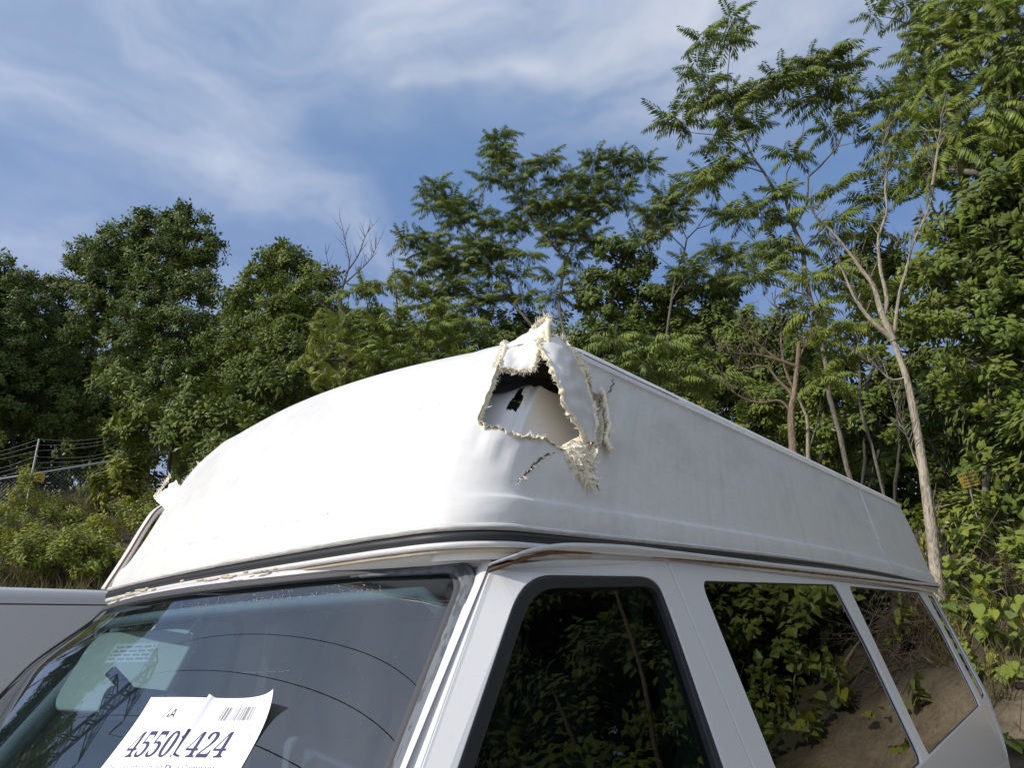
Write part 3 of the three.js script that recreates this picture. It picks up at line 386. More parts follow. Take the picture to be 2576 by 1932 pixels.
// rear, floor, nose and lower body
add('body_rear', gridGeometry((a, b) => { const y = lerp(0.45, 1.885, b), t = a * 2 - 1, X = sideX(y) - 0.06; const e = Math.pow(Math.abs(t), 6); return [V3(X * t, y, -4.86 + 0.14 * e), a, b]; }, 40, 20), M.paint, van);
add('floor_pan', box(1.9, 0.06, 5.4, 0, 0.46, -2.1), M.trimDark, van);
add('hood', gridGeometry((a, b) => { const t = a * 2 - 1, z = lerp(0.58, 1.42, b), y = lerp(1.235, 1.05, b) - 0.16 * Math.pow(Math.abs(t), 5) - 0.25 * Math.pow(b, 8); return [V3(t * lerp(0.93, 0.88, b), y, z + (1 - Math.pow(t, 4)) * 0.10), a, b]; }, 24, 16), M.paint, van);
for (const s of [1, -1]) add('front_fender', gridGeometry((a, b) => { const z = lerp(0.60, 1.50, a), y = lerp(0.40, 1.08, b); return [V3(s * (sideX(y) - 0.03 - 0.16 * Math.pow(a, 4)), y, z), a, b]; }, 16, 10), M.paint, van);
add('nose', gridGeometry((a, b) => { const t = a * 2 - 1, y = lerp(0.40, 0.84, b); return [V3(t * 0.88, y, 1.50 + 0.06 * (1 - t * t)), a, b]; }, 16, 6), M.paint, van);
for (const [x, z] of [[0.84, 1.0], [-0.84, 1.0], [0.84, -3.4], [-0.84, -3.4]]) { const w = add('wheel', place(new THREE.TorusGeometry(0.27, 0.105, 12, 28), x, 0.375, z, 0, Math.PI / 2, 0), M.black, van); add('rim', place(new THREE.CylinderGeometry(0.19, 0.19, 0.14, 24), x, 0.375, z, 0, 0, Math.PI / 2), M.steel, w); }
// raised rim round the far doorway, standing proud of the far side
{
  const p = curve([[-0.800, 1.925, -0.080], [-0.820, 2.03, -0.145], [-0.828, 2.13, -0.198], [-0.825, 2.18, -0.228], [-0.79, 2.205, -0.260], [-0.72, 2.22, -0.31]], 40);
  const rim = add('doorway_rim', sweep(p, [[-0.008, -0.010], [0.008, -0.010], [0.008, 0.010], [-0.008, 0.010]], V3(-1, 0.1, 0.3), true), M.paint, van); tag(rim, 'rust-streaked raised rim at the far front corner of the roof');
  add('sealant_bead', sweep(p.map(q => V3(q.x + 0.030, q.y + 0.004, q.z + 0.012)), round(0.005, 6), V3(-1, 0.1, 0.3), true, t => 0.7 + 0.7 * Math.abs(noise3(t * 40, 4, 1))), M.rust, rim);
}
// ---------------------------------------------------------------- cab interior behind the glass
{
  const I = thingPart => thingPart;
  add('headliner', gridGeometry((a, b) => { const t = a * 2 - 1, z = lerp(0.02, -0.75, b); return [V3(t * (0.73), 1.842 + 0.012 * (1 - t * t), z - 0.06 * t * t), a, b]; }, 20, 10), M.trim, van);
  const hb = []; for (let i = 0; i <= 40; i++) { const t = -0.88 + i / 40 * 1.76; const q = wsPoint(t, 1.812); q.z -= 0.045; q.y += 0.006; hb.push(q); } hb[0].y -= 0.03; hb[40].y -= 0.03;
  add('header_trim', sweep(hb, round(0.018, 8, 0.7), UP, true), M.trim, van);
  add('partition', box(1.62, 1.10, 0.02, 0, 1.25, -1.15), M.trimDark, van);
  add('partition_panel', rboxAt(0.66, 0.95, 0.02, 0.04, -0.30, 1.32, -1.125), M.trim, van);
  add('partition_panel', rboxAt(0.40, 0.80, 0.02, 0.04, 0.42, 1.36, -1.125), M.trim, van);
  for (const x of [-0.04, 0.02]) add('partition_post', box(0.022, 1.0, 0.022, x, 1.32, -1.09), M.steel, van);
  for (const s of [1, -1]) {
    const seat = add('seat_back', rboxAt(0.50, 0.66, 0.15, 0.06, 0.42 * s, 1.12, -0.62, -0.16), M.seat, van); add('headrest', rboxAt(0.27, 0.19, 0.10, 0.045, 0.42 * s, 1.555, -0.72, -0.12), M.seat, seat); add('seat_cushion', rboxAt(0.50, 0.16, 0.50, 0.05, 0.42 * s, 0.82, -0.36), M.seat, seat);
    add('pillar_trim', sweep(curve([[s * 0.755, 1.82, -0.02], [s * 0.80, 1.62, 0.14], [s * 0.86, 1.26, 0.42]].map(([x, y, z]) => s < 0 ? [x * 0.92, y, z - 0.09] : [x, y, z]), 12), round(0.028, 8), UP, true), M.trim, van);
    add('pillar_trim', box(0.05, 0.72, 0.12, s * 0.80, 1.50, -0.69, 0, 0, s * 0.27), M.trim, van);
  }
  add('seat_belt', sweep(curve([[0.765, 1.78, -0.60], [0.74, 1.45, -0.58], [0.62, 1.05, -0.50]], 12), [[-0.022, 0], [0.022, 0]], V3(1, 0, 0.2)), M.trimDark, van);
  const gh = add('grab_handle', sweep(curve([[0.70, 1.775, 0.02], [0.70, 1.745, 0.045], [0.735, 1.66, 0.10], [0.755, 1.60, 0.15], [0.765, 1.585, 0.145]], 24), round(0.009, 8), UP, true), M.trim, van);
  add('dashboard', gridGeometry((a, b) => { const t = a * 2 - 1; const y = 1.17 + 0.05 * Math.sin(Math.PI * b) - 0.12 * smooth(0.75, 1, b), z = wsPoint(t * 0.93, 1.25).z - 0.02 - 0.62 * b; return [V3(t * 0.86, y, z), a, b]; }, 24, 12), M.trimDark, van);
  const wheel = add('steering_wheel', place(new THREE.TorusGeometry(0.185, 0.014, 10, 40), 0.42, 1.20, 0.02, -0.65), M.trimDark, van); add('hub', place(rbox(0.17, 0.13, 0.05, 0.03), 0.42, 1.19, 0.01, -0.65), M.trimDark, wheel);
  // sun visor, with its white warning print, on the far half
  const vt = canvasTexture(512, 256, g => { g.fillStyle = '#d6d8c6'; g.fillRect(0, 0, 512, 256); g.fillStyle = 'rgba(245,246,238,.95)'; g.fillRect(150, 44, 210, 62); g.fillStyle = '#8b8f86'; for (let i = 0; i < 4; i++) for (let x = 160; x < 350; x += 9) if ((x * 7 + i * 31) % 5) g.fillRect(x, 54 + i * 13, 6, 5); });
  const vis = place(uvPlanar(rbox(0.46, 0.205, 0.020, 0.055), 0.46, 0.205), 0, 0, 0); const visor = add('sun_visor', vis, new THREE.MeshStandardMaterial({ map: vt, roughness: 0.9 }), van); visor.position.set(-0.335, 1.700, 0.065); visor.rotation.set(-0.50, 0.06, 0.02); tag(visor, 'pale folded-down sun visor with a printed warning label');
  add('visor_clip', place(sweep(curve([[0, 0, 0], [0.01, 0.02, 0.004], [0.028, 0.035, 0.006], [0.04, 0.02, 0.004]], 12), round(0.004, 6), V3(0, 0, 1), true), 0.20, 0.085, 0.01), M.steel, visor);
  // rear-view mirror on its arm, seen from the back
  const mir = add('rear_view_mirror', rbox(0.215, 0.070, 0.034, 0.026), M.trimDark, van); mir.position.set(-0.02, 1.635, 0.175); mir.rotation.set(-0.15, 0.30, -0.06); tag(mir, 'dark rear-view mirror on a bracket behind the windshield');
  add('mirror_arm', sweep(curve([[0.0, 0.0, 0.01], [-0.03, 0.035, 0.035], [-0.06, 0.062, 0.055]], 8), round(0.012, 8), UP, true), M.trimDark, mir);
}
function triGeometryOf(pos) { const g = new THREE.BufferGeometry(); g.setAttribute('position', new THREE.Float32BufferAttribute(pos, 3)); g.computeVertexNormals(); return g; }
function rboxAt(w, h, d, r, x, y, z, rx = 0) { return place(rbox(w, h, d, r), x, y, z, rx); }
function uvPlanar(g, w, h) { const p = g.attributes.position, u = g.attributes.uv; for (let i = 0; i < p.count; i++) u.setXY(i, p.getX(i) / w + 0.5, p.getY(i) / h + 0.5); return g; }
function canvasTexture(w, h, draw) { const c = document.createElement('canvas'); c.width = w; c.height = h; draw(c.getContext('2d')); const t = new THREE.CanvasTexture(c); t.colorSpace = THREE.SRGBColorSpace; t.magFilter = THREE.LinearFilter; t.anisotropy = 8; return t; }

// ---------------------------------------------------------------- the sheet of paper lying on the windshield
{
  const W = 1056, H = 816;
  const tex = canvasTexture(W, H, g => {
    g.fillStyle = '#fbfbfd'; g.fillRect(0, 0, W, H);
    g.save(); g.translate(232, 84); g.strokeStyle = '#2c2c36'; g.lineWidth = 9; g.beginPath(); g.moveTo(0, 40); g.lineTo(38, -22); g.stroke(); g.fillStyle = '#2c2c36'; g.fillRect(38, 16, 14, 22); g.font = 'bold 76px sans-serif'; g.fillText('A', 56, 40); g.restore();
    g.fillStyle = '#24242c'; const r = rng(14); for (let x = 690; x < 935;) { const w = 2 + Math.floor(r() * 3) * 2; g.fillRect(x, 56, w, 82); x += w + 2 + Math.floor(r() * 3) * 2; }
    g.fillStyle = '#34345e'; g.font = 'bold 196px serif'; g.save(); g.translate(118, 352); g.scale(0.88, 1.06); g.fillText('45501424', 0, 0); g.restore();
    g.fillStyle = '#4a4a5a'; g.font = '52px serif'; g.fillText('Philadelphia Insurance Compani', 70, 432);
    g.fillStyle = '#6a6a74'; g.font = '26px sans-serif'; g.fillText('2009', 96, 492); g.fillText('FORD', 300, 492); g.fillText('E-150', 640, 492); g.fillText('VIN', 80, 550);
  });
  const sheet = thing('paper_sheet', 'white printed sheet with a large lot number lying on the windshield', 'paper');
  // corners on the glass (t, y): worked out from where the sheet lies
  const A = [0.278, 1.658], B = [0.657, 1.662], D = [0.250, 1.464], E = [0.659, 1.484];
  const g = gridGeometry((a, b) => { const t = lerp(lerp(D[0], E[0], a), lerp(A[0], B[0], a), b), y = lerp(lerp(D[1], E[1], a), lerp(A[1], B[1], a), b); const off = 0.004 + 0.010 * Math.pow(b, 6) * Math.pow(Math.abs(a - 0.5) * 2, 2) + 0.018 * Math.pow(a, 10) * Math.pow(b, 8) + 0.012 * Math.exp(-Math.pow((a - 0.52 - 0.03 * (1 - b)) / 0.014, 2)) * b + 0.006 * Math.sin(a * 5) * b; return [wsPoint(t, y, off), a, b]; }, 90, 60);
  add('page', g, new THREE.MeshPhysicalMaterial({ map: tex, roughness: 0.75, side: THREE.DoubleSide }), sheet);
}
// ---------------------------------------------------------------- neighbouring vehicle
{
  const t = thing('panel_van', 'light grey panel van parked beyond the far side of the windshield', 'van', [-3.03, 0, -0.30]); t.rotation.y = 0.30;
  const prof = new THREE.Shape(); prof.moveTo(0, 0.35); prof.lineTo(0, 1.93); prof.lineTo(-0.010, 2.045); prof.quadraticCurveTo(-0.018, 2.105, -0.09, 2.115); prof.lineTo(-1.75, 2.115); prof.quadraticCurveTo(-1.83, 2.105, -1.84, 2.045); prof.lineTo(-1.85, 0.35);
  const shell = (y0, y1) => { const s = new THREE.Shape(); return s; };
  const lower = new THREE.Shape(); lower.moveTo(0, 0.35); lower.lineTo(0.01, 1.0); lower.lineTo(0, 2.016); lower.lineTo(-1.85, 2.016); lower.lineTo(-1.86, 1.0); lower.lineTo(-1.85, 0.35);
  const cap = new THREE.Shape(); cap.moveTo(0, 2.024); cap.lineTo(-0.002, 2.06); cap.quadraticCurveTo(-0.012, 2.108, -0.07, 2.115); cap.lineTo(-1.78, 2.115); cap.quadraticCurveTo(-1.84, 2.108, -1.848, 2.06); cap.lineTo(-1.85, 2.024);
  const ex = (s, L, z) => { const g = new THREE.ExtrudeGeometry(s, { depth: L, bevelEnabled: true, bevelSize: 0.01, bevelThickness: 0.02, bevelOffset: -0.01, bevelSegments: 3, curveSegments: 10 }); g.translate(0, 0, z); return g; };
  const grey = new THREE.MeshPhysicalMaterial({ color: lin(0.60, 0.60, 0.61), roughness: 0.4, clearcoat: 0.3, clearcoatRoughness: 0.3, bumpMap: gelBump, bumpScale: 0.0004 });
  add('body', ex(lower, 5.6, -4.6), grey, t); add('roof', ex(cap, 5.6, -4.6), grey, t); add('roof_seam', box(1.845, 0.02, 5.59, -0.925, 2.02, -1.8), M.rubber, t);
  for (const z of [0.2, -3.6]) for (const x of [-0.05, -1.8]) { const w = add('wheel', place(new THREE.TorusGeometry(0.25, 0.10, 10, 24), x, 0.35, z, 0, Math.PI / 2, 0), M.black, t); add('rim', place(new THREE.CylinderGeometry(0.17, 0.17, 0.12, 20), x, 0.35, z, 0, 0, Math.PI / 2), M.steel, w); }
}
// ================================================================ ground: a lot at the foot of a bank that bends round it
const RING = [[-180, 60, 70, 0.3], [-140, 40, 48, 1.5], [-110, 24, 32, 3.6], [-80, 15, 24, 5.6], [-55, 12, 22.5, 5.6], [-33, 10.6, 21, 5.2], [-15, 9.6, 17.5, 4.9], [0, 9.0, 15, 4.6], [18, 7.8, 13, 3.4], [30, 6.7, 11.6, 2.6], [38, 6.2, 11.2, 2.5], [55, 6.2, 11.5, 2.8], [75, 7.5, 13, 3.0], [100, 11, 17, 2.6], [130, 30, 38, 1.2], [180, 60, 70, 0.3]];
function ringAt(phi) { let i = 0; while (i < RING.length - 2 && phi > RING[i + 1][0]) i++; const a = RING[i], b = RING[i + 1], t = smooth(0, 1, (phi - a[0]) / (b[0] - a[0])); return [1, 2, 3].map(k => lerp(a[k], b[k], t)); }
function groundY(x, z) {
  const dx = x - EYE.x, dz = z - EYE.z, d = dx * FWD.x + dz * FWD.z, r = dx * SIDE.x + dz * SIDE.z, rho = Math.hypot(d, r), phi = Math.atan2(r, d) * 180 / Math.PI, [toe, crest, h] = ringAt(phi);
  const t = (rho - toe) / (crest - toe), rough = 0.22 * fbm(x * 0.45, z * 0.45, 2.2, 4) + 0.07 * fbm(x * 2.1, z * 2.1, 5.2, 3);
  const steep = phi < 5 ? 0.35 : 0; // rocky lower part of the bank on that side
  let y = t <= 0 ? 0 : t < 1 ? h * lerp(t, Math.pow(t, 0.55), steep * 1.6) : h - 0.16 * (rho - crest) * smooth(0, 8, rho - crest);
  if (rho > 40) y = lerp(y, -1.5, smooth(40, 80, rho));
  return y + rough * smooth(0.0, 0.25, t);
}
function soilKind(x, z) { // 0 litter, 1 sand, 2 rock
  const n = fbm(x * 0.5, z * 0.5, 8.1, 4); const dx = x - 2.3, dz = z + 7.3, sand = smooth(1.0, 0.35, Math.hypot(dx / 1.7, dz / 1.5) + n * 0.8); return [sand, n];
}
{
  const pos = [], col = [], idx = [], uv = [], nr = 150, na = 288, radius = i => i < 110 ? 0.5 + i * 0.22 : 24.5 * Math.pow(1.105, i - 109);
  for (let i = 0; i <= nr; i++) for (let j = 0; j <= na; j++) {
    const phi = (j / na * 2 - 1) * Math.PI, rho = i ? radius(i) : 0.001, d = rho * Math.cos(phi), r = rho * Math.sin(phi), x = EYE.x + FWD.x * d + SIDE.x * r, z = EYE.z + FWD.z * d + SIDE.z * r, y = groundY(x, z), [sand, n] = soilKind(x, z);
    pos.push(x, y, z); uv.push(x / 3, z / 3);
    const lot = smooth(0.35, -0.05, y), g = 0.5 + 0.5 * fbm(x * 1.7, z * 1.7, 4.4, 4);
    let c = [lerp(0.060, 0.12, g), lerp(0.052, 0.098, g), lerp(0.034, 0.066, g)];
    const grass = smooth(0.0, 0.25, fbm(x * 0.8 + 9, z * 0.8, 1.4, 3)); c = [lerp(c[0], 0.075, grass * 0.5), lerp(c[1], 0.085, grass * 0.5), lerp(c[2], 0.03, grass * 0.5)];
    c = [lerp(c[0], 0.46, lot), lerp(c[1], 0.42, lot), lerp(c[2], 0.36, lot)];
    const s = sand * (0.85 + 0.3 * (g - 0.5)); c = [lerp(c[0], 0.40, s), lerp(c[1], 0.31, s), lerp(c[2], 0.20, s)]; col.push(...c);
  }
  for (let i = 0; i < nr; i++) for (let j = 0; j < na; j++) { const a = i * (na + 1) + j, b = a + 1, c = a + na + 1, d = c + 1; idx.push(a, b, d, a, d, c); }
  const g = new THREE.BufferGeometry(); g.setAttribute('position', new THREE.Float32BufferAttribute(pos, 3)); g.setAttribute('color', new THREE.Float32BufferAttribute(col, 3)); g.setAttribute('uv', new THREE.Float32BufferAttribute(uv, 2)); g.setIndex(idx); g.computeVertexNormals();
  const grain = noiseTexture(512, 512, (u, v) => { const a = 0.66 + 0.5 * (pf(u, v, 16, 6) - 0.5) + 0.25 * (pf(u, v, 128, 2) - 0.5); return [a, a, a]; }), gb = noiseTexture(512, 512, (u, v) => { const a = pf(u, v, 24, 6); return [a, a, a]; });
  const m = add('ground', g, new THREE.MeshStandardMaterial({ vertexColors: true, map: grain, bumpMap: gb, bumpScale: 0.06, roughness: 1 }), scene); m.userData.kind = 'structure';
}

function groundHit(px, py) { let d = 3; while (d < 40) { const w = at(px, py, d); if (w.y < groundY(w.x, w.z)) break; d += 0.03; } return d < 39 ? d : 10.5; }
function toPicture(x, y, z) { const q = V3(x, y, z).sub(EYE), Z = q.dot(CAM_LOOK), k = 2212 / 2576; return [(1288 + 1850 * q.dot(CAM_RIGHT) / Z) * k, (966 - 1850 * q.dot(CAM_UP) / Z) * k, q.dot(FWD)]; }
// ================================================================ plants: leaf shapes (each is built once and shared)
const leafMat = (r, g, b, tr = 0.32) => new THREE.MeshPhysicalMaterial({ color: lin(r, g, b), roughness: 0.9, transmission: tr, thickness: 0, ior: 1.4, clearcoat: 0.24, clearcoatRoughness: 0.30, side: THREE.DoubleSide });
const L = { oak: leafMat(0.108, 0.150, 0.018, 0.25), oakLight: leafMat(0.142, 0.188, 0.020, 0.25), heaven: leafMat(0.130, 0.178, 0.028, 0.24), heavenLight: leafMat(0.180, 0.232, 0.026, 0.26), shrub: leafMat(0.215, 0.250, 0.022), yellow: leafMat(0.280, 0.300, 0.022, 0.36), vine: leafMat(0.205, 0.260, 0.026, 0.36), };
const barkMap = noiseTexture(256, 512, (u, v) => { const a = pnoise(u * 32, v * 32, 32), b = pf(u, v, 8, 5), c = clamp(0.55 + 0.5 * (b - 0.5) + 0.35 * (a - 0.5), 0, 1); return [c, c, c]; });
const bark = (r, g, b) => new THREE.MeshStandardMaterial({ color: lin(r, g, b), map: barkMap, bumpMap: barkMap, bumpScale: 0.012, roughness: 0.95 });
const B = { grey: bark(0.30, 0.27, 0.22), dark: bark(0.11, 0.095, 0.075), pale: bark(0.66, 0.58, 0.45), brown: bark(0.22, 0.16, 0.11), twig: bark(0.40, 0.30, 0.20) };
function triGeometry(pos) { const g = new THREE.BufferGeometry(); g.setAttribute('position', new THREE.Float32BufferAttribute(pos, 3)); g.computeVertexNormals(); return g; }
function blade(pos, base, dir, side, len, wid, fold, droop) {   // one pointed leaf: two folded halves, four triangles
  const n = dir.clone().cross(side).normalize(), m = base.clone().addScaledVector(dir, len * 0.45).addScaledVector(n, -fold * wid * 0.4).add(V3(0, -droop * len * 0.18, 0)), tip = base.clone().addScaledVector(dir, len).add(V3(0, -droop * len * 0.55, 0));
  const a = m.clone().addScaledVector(side, wid / 2).addScaledVector(n, fold * wid * 0.4), b = m.clone().addScaledVector(side, -wid / 2).addScaledVector(n, fold * wid * 0.4);
  for (const t of [base, a, m, a, tip, m, base, m, b, m, tip, b]) pos.push(t.x, t.y, t.z);
}
function frondGeometry(seed, pairs, len, ll, lw) {                // long feathered leaf: midrib arching over, leaflets hanging off both sides
  const r = rng(seed), pos = [], at_ = t => V3(len * t * (1 - 0.12 * t * t), len * (0.30 * t - 0.62 * t * t), len * 0.05 * Math.sin(t * 3) * (r() * 0 + 1));
  for (let i = 0; i < pairs; i++) { const t = 0.16 + 0.82 * i / (pairs - 1), p = at_(t), q = at_(t + 0.02), d = q.clone().sub(p).normalize(), sz = Math.sin(Math.PI * (0.22 + 0.70 * (1 - Math.pow(1 - t, 1.2)))) ; for (const s of [1, -1]) { const l = ll * (0.62 + 0.45 * sz) * (0.88 + 0.24 * r()); const dir = V3(0, 0, s).addScaledVector(d, 0.10 + 0.4 * r()).add(V3(0, -0.5 - 1.1 * r(), 0)).normalize(); blade(pos, p, dir, d, l, lw * (0.85 + 0.3 * r()), 0.35, 0.55 + 0.5 * r()); } }
  blade(pos, at_(0.98), at_(1).sub(at_(0.9)).normalize(), V3(0, 0, 1), ll * 0.8, lw, 0.3, 0.6);
  for (let i = 0; i < 5; i++) { const p = at_(i / 5), q = at_((i + 1) / 5), w = V3(0, 0, 0.006 * (1.2 - i / 5)), h = V3(0, 0.006 * (1.2 - i / 5), 0); for (const e of [w, h]) for (const t of [p.clone().add(e), p.clone().sub(e), q, q, p.clone().add(e), q.clone().sub(e)]) pos.push(t.x, t.y, t.z); }
  return triGeometry(pos);
}
function sprigGeometry(seed, n, size, ll, lw, droop) {            // twig end with a bunch of leaves
  const r = rng(seed), pos = [];
  for (let i = 0; i < n; i++) { const t = 0.15 + 0.85 * i / n, a = i * 2.4 + r() * 0.8, base = V3(0.06 * size * (r() - 0.5), size * t * 0.8, 0.06 * size * (r() - 0.5)), dir = V3(Math.cos(a), 0.15 + 0.6 * r() + (t > 0.85 ? 0.8 : 0) - 0.3, Math.sin(a)).normalize(), side = V3(-Math.sin(a), (r() - 0.5) * 0.9, Math.cos(a)).normalize(); blade(pos, base.addScaledVector(dir, size * 0.08), dir, side, ll * (0.7 + 0.6 * r()), lw * (0.75 + 0.5 * r()), 0.25 + 0.3 * r(), droop * (0.5 + r())); }
  const w = 0.012 * size; for (const [x, z] of [[w, 0], [0, w]]) for (const t of [V3(-x, 0, -z), V3(x, 0, z), V3(0, size * 0.85, 0)]) pos.push(t.x, t.y, t.z);
  return triGeometry(pos);
}
const G = {
  frond: [1, 2, 3, 4].map(s => frondGeometry(s, 11 + s % 2, 0.66, 0.160, 0.052)),
  frondFine: [5, 6].map(s => frondGeometry(s, 14, 0.60, 0.105, 0.042)),
  oak: [11, 12, 13].map(s => sprigGeometry(s, 13, 0.34, 0.17, 0.085, 0.35)),
  broad: [14, 15].map(s => sprigGeometry(s, 11, 0.30, 0.15, 0.095, 0.5)),
  small: [16, 17].map(s => sprigGeometry(s, 16, 0.26, 0.062, 0.036, 0.3)),
  vine: [18, 19].map(s => sprigGeometry(s, 9, 0.30, 0.13, 0.10, 0.6)),
};
// ---------------------------------------------------------------- wood: nodes joined to the nearest node nearer the root, thickness from what they carry
function woodGeometry(nodes, tipR, grow, maxR, sides = 5) {
  const n = nodes.length, load = new Float64Array(n).fill(0), kids = Array.from({ length: n }, () => 0);
  for (let i = n - 1; i > 0; i--) { if (load[i] < 1) load[i] = 1; load[nodes[i].from] += load[i]; kids[nodes[i].from]++; }
  const along = new Float64Array(n); for (let i = 1; i < n; i++) along[i] = along[nodes[i].from] + nodes[i].p.distanceTo(nodes[nodes[i].from].p);
  const R = i => Math.min(nodes[i].r ?? maxR, tipR * Math.pow(Math.max(1, load[i]), grow)), pos = [], uv = [], idx = [];
  for (let i = 1; i < n; i++) {
    const a = nodes[nodes[i].from].p, b = nodes[i].p, ra = Math.min(R(nodes[i].from), R(i) * 1.35), rb = R(i) * (kids[i] ? 1 : 0.35), d = b.clone().sub(a), len = d.length(); if (len < 1e-4) continue; d.normalize();
    const s = Math.abs(d.y) > 0.9 ? V3(1, 0, 0).cross(d).normalize() : V3(0, 1, 0).cross(d).normalize(), w = d.clone().cross(s), k = pos.length / 3, m = ra > 0.035 ? sides + 3 : ra > 0.012 ? sides : 3;
    for (const [c, q, v] of [[a.clone().addScaledVector(d, -ra * 0.3), ra, 0], [b, rb, len]]) for (let j = 0; j <= m; j++) { const t = j / m * 2 * Math.PI, p = c.clone().addScaledVector(s, q * Math.cos(t)).addScaledVector(w, q * Math.sin(t)); pos.push(p.x, p.y, p.z); uv.push(j / m, (along[nodes[i].from] + v) * 0.8); }
    for (let j = 0; j < m; j++) idx.push(k + j, k + j + 1, k + m + 2 + j, k + j, k + m + 2 + j, k + m + 1 + j);
  }
  const g = new THREE.BufferGeometry(); g.setAttribute('position', new THREE.Float32BufferAttribute(pos, 3)); g.setAttribute('uv', new THREE.Float32BufferAttribute(uv, 2)); g.setIndex(idx); g.computeVertexNormals(); return g;
}
function chain(nodes, from, pts, r0, r1) { let k = from; pts.forEach((p, i) => { nodes.push({ p, from: k, r: r0 === undefined ? undefined : lerp(r0, r1, i / Math.max(1, pts.length - 1)) }); k = nodes.length - 1; }); return k; }
function join(nodes, tip, r, sag) {                    // grow a crooked branch from the best node to tip
  let best = 0, bd = 1e9; for (let i = 0; i < nodes.length; i++) { const q = nodes[i].p, d = q.distanceTo(tip), dy = tip.y - q.y; const cost = d + Math.max(0, 0.25 * d - dy) * 1.4; if (cost < bd) { bd = cost; best = i; } }
  const a = nodes[best].p, L_ = a.distanceTo(tip), n = clamp(Math.round(L_ / 0.35), 1, 6), pts = [];
  for (let i = 1; i <= n; i++) { const t = i / n, p = a.clone().lerp(tip, t); if (i < n) p.add(V3((r() - 0.5), (r() - 0.5) * 0.6 - sag, (r() - 0.5)).multiplyScalar(L_ * 0.13)); pts.push(p); }
  return chain(nodes, best, pts);
}
const dummy = new THREE.Object3D(), tint = new THREE.Color();
function scatter(name, parent, geoms, mat, places, r, vary = 0.22) {   // leaves too many and small to pick apart: one instanced part for each leaf shape
  geoms.forEach((g, k) => {
    const mine = places.filter((_, i) => i % geoms.length === k); if (!mine.length) return;
    const m = new THREE.InstancedMesh(g, mat, mine.length); m.name = name; m.castShadow = m.receiveShadow = true; m.userData.kind = 'stuff';
    mine.forEach((q, i) => { m.setMatrixAt(i, q.m); const b = 1 + vary * (r() * 2 - 1), y = 1 + vary * 0.5 * (r() * 2 - 1); m.setColorAt(i, tint.setRGB(b * y, b, b * (2 - y) * 0.95)); }); parent.add(m);
  });
}
function pose(p, dir, roll, s) { dummy.position.copy(p); dummy.quaternion.setFromUnitVectors(V3(0, 1, 0), dir); dummy.rotateY(roll); dummy.scale.setScalar(s); dummy.updateMatrix(); return { m: dummy.matrix.clone() }; }
function poseFrond(p, azimuth, lift, roll, s) { dummy.position.copy(p); dummy.rotation.set(0, 0, 0); dummy.quaternion.setFromEuler(new THREE.Euler(roll, azimuth, lift, 'YZX')); dummy.scale.setScalar(s); dummy.updateMatrix(); return { m: dummy.matrix.clone() }; }
const K = 2576 / 2212 / 1850;                           // metres across for a pixel at depth 1
// broad-leaved tree: crown given as lumps [px, py, radius px, depth, squash]
function broadTree(o) {
  const r = rng(o.seed), base = at(o.base[0], 1400, o.base[1]); base.y = groundY(base.x, base.z) - 0.15;
  const t = thing(o.name, o.label, o.category ?? 'tree', [base.x, base.y, base.z], o.group), nodes = [{ p: base.clone(), from: 0, r: o.r }], places = [];
  const lumps = o.lumps.map(([px, py, rp, d, sq = 0.85]) => ({ c: at(px, py, d), R: rp * K * d, sq }));
  const low = lumps.reduce((a, b) => b.c.y < a.c.y ? b : a).c, mid = lumps.reduce((a, b) => a.add(b.c), V3()).divideScalar(lumps.length);
  let k = 0; const top = o.fork ? at(o.fork[0], o.fork[1], o.base[1]) : base.clone().lerp(mid, 0.55); for (let i = 1; i <= 6; i++) { const p = base.clone().lerp(top, i / 6); p.x += (r() - 0.5) * 0.12; p.z += (r() - 0.5) * 0.12; k = chain(nodes, k, [p], o.r, o.r); }
  lumps.sort((a, b) => a.c.distanceTo(base) - b.c.distanceTo(base));
  for (const l of lumps) { join(nodes, l.c.clone().lerp(mid, 0.15), r, 0.0);
    const subs = Math.round(clamp(9 * l.R, 5, 16)); for (let i = 0; i < subs; i++) { const d = V3(r() * 2 - 1, r() * 1.6 - 0.6, r() * 2 - 1).normalize().multiplyScalar(l.R * (0.45 + 0.5 * r())); d.y *= l.sq; join(nodes, l.c.clone().add(d), r, 0); }
    const n = Math.round((o.fine ?? 1) * 3.0 * o.density * Math.pow(l.R, 2.2)); let clump = null;
    for (let i = 0; i < n; i++) { if (i % 7 === 0 || !clump) { const d = V3(r() * 2 - 1, r() * 2 - 1, r() * 2 - 1).normalize(); clump = { d, q: Math.pow(r(), 0.30), w: 0.14 + 0.16 * r() }; }
      const d = clump.d.clone().multiplyScalar(l.R * clump.q * (1 + 0.30 * fbm(clump.d.x * 1.8 + o.seed, clump.d.y * 1.8, clump.d.z * 1.8, 3))); d.y *= l.sq; const p = l.c.clone().add(d).add(V3((r() - 0.5), (r() - 0.5) * 0.7, (r() - 0.5)).multiplyScalar(l.R * clump.w + 0.25));
      const dir = clump.d.clone().multiplyScalar(0.7).add(V3((r() - 0.5) * 1.4, 0.35 + (r() - 0.5) * 0.9, (r() - 0.5) * 1.4)).normalize(); places.push(pose(p, dir, r() * 6.28, o.leaf * (0.75 + 0.5 * r()))); } }
  nodes.forEach(q => q.p.sub(base)); const inv = new THREE.Matrix4().makeTranslation(-base.x, -base.y, -base.z); places.forEach(q => q.m.premultiply(inv));
  add('trunk', woodGeometry(nodes, o.tipR ?? 0.010, 0.46, o.r, 5), o.bark ?? B.dark, t); scatter('crown', t, o.geoms ?? G.oak, o.mat ?? L.oak, places, r); return t;
}
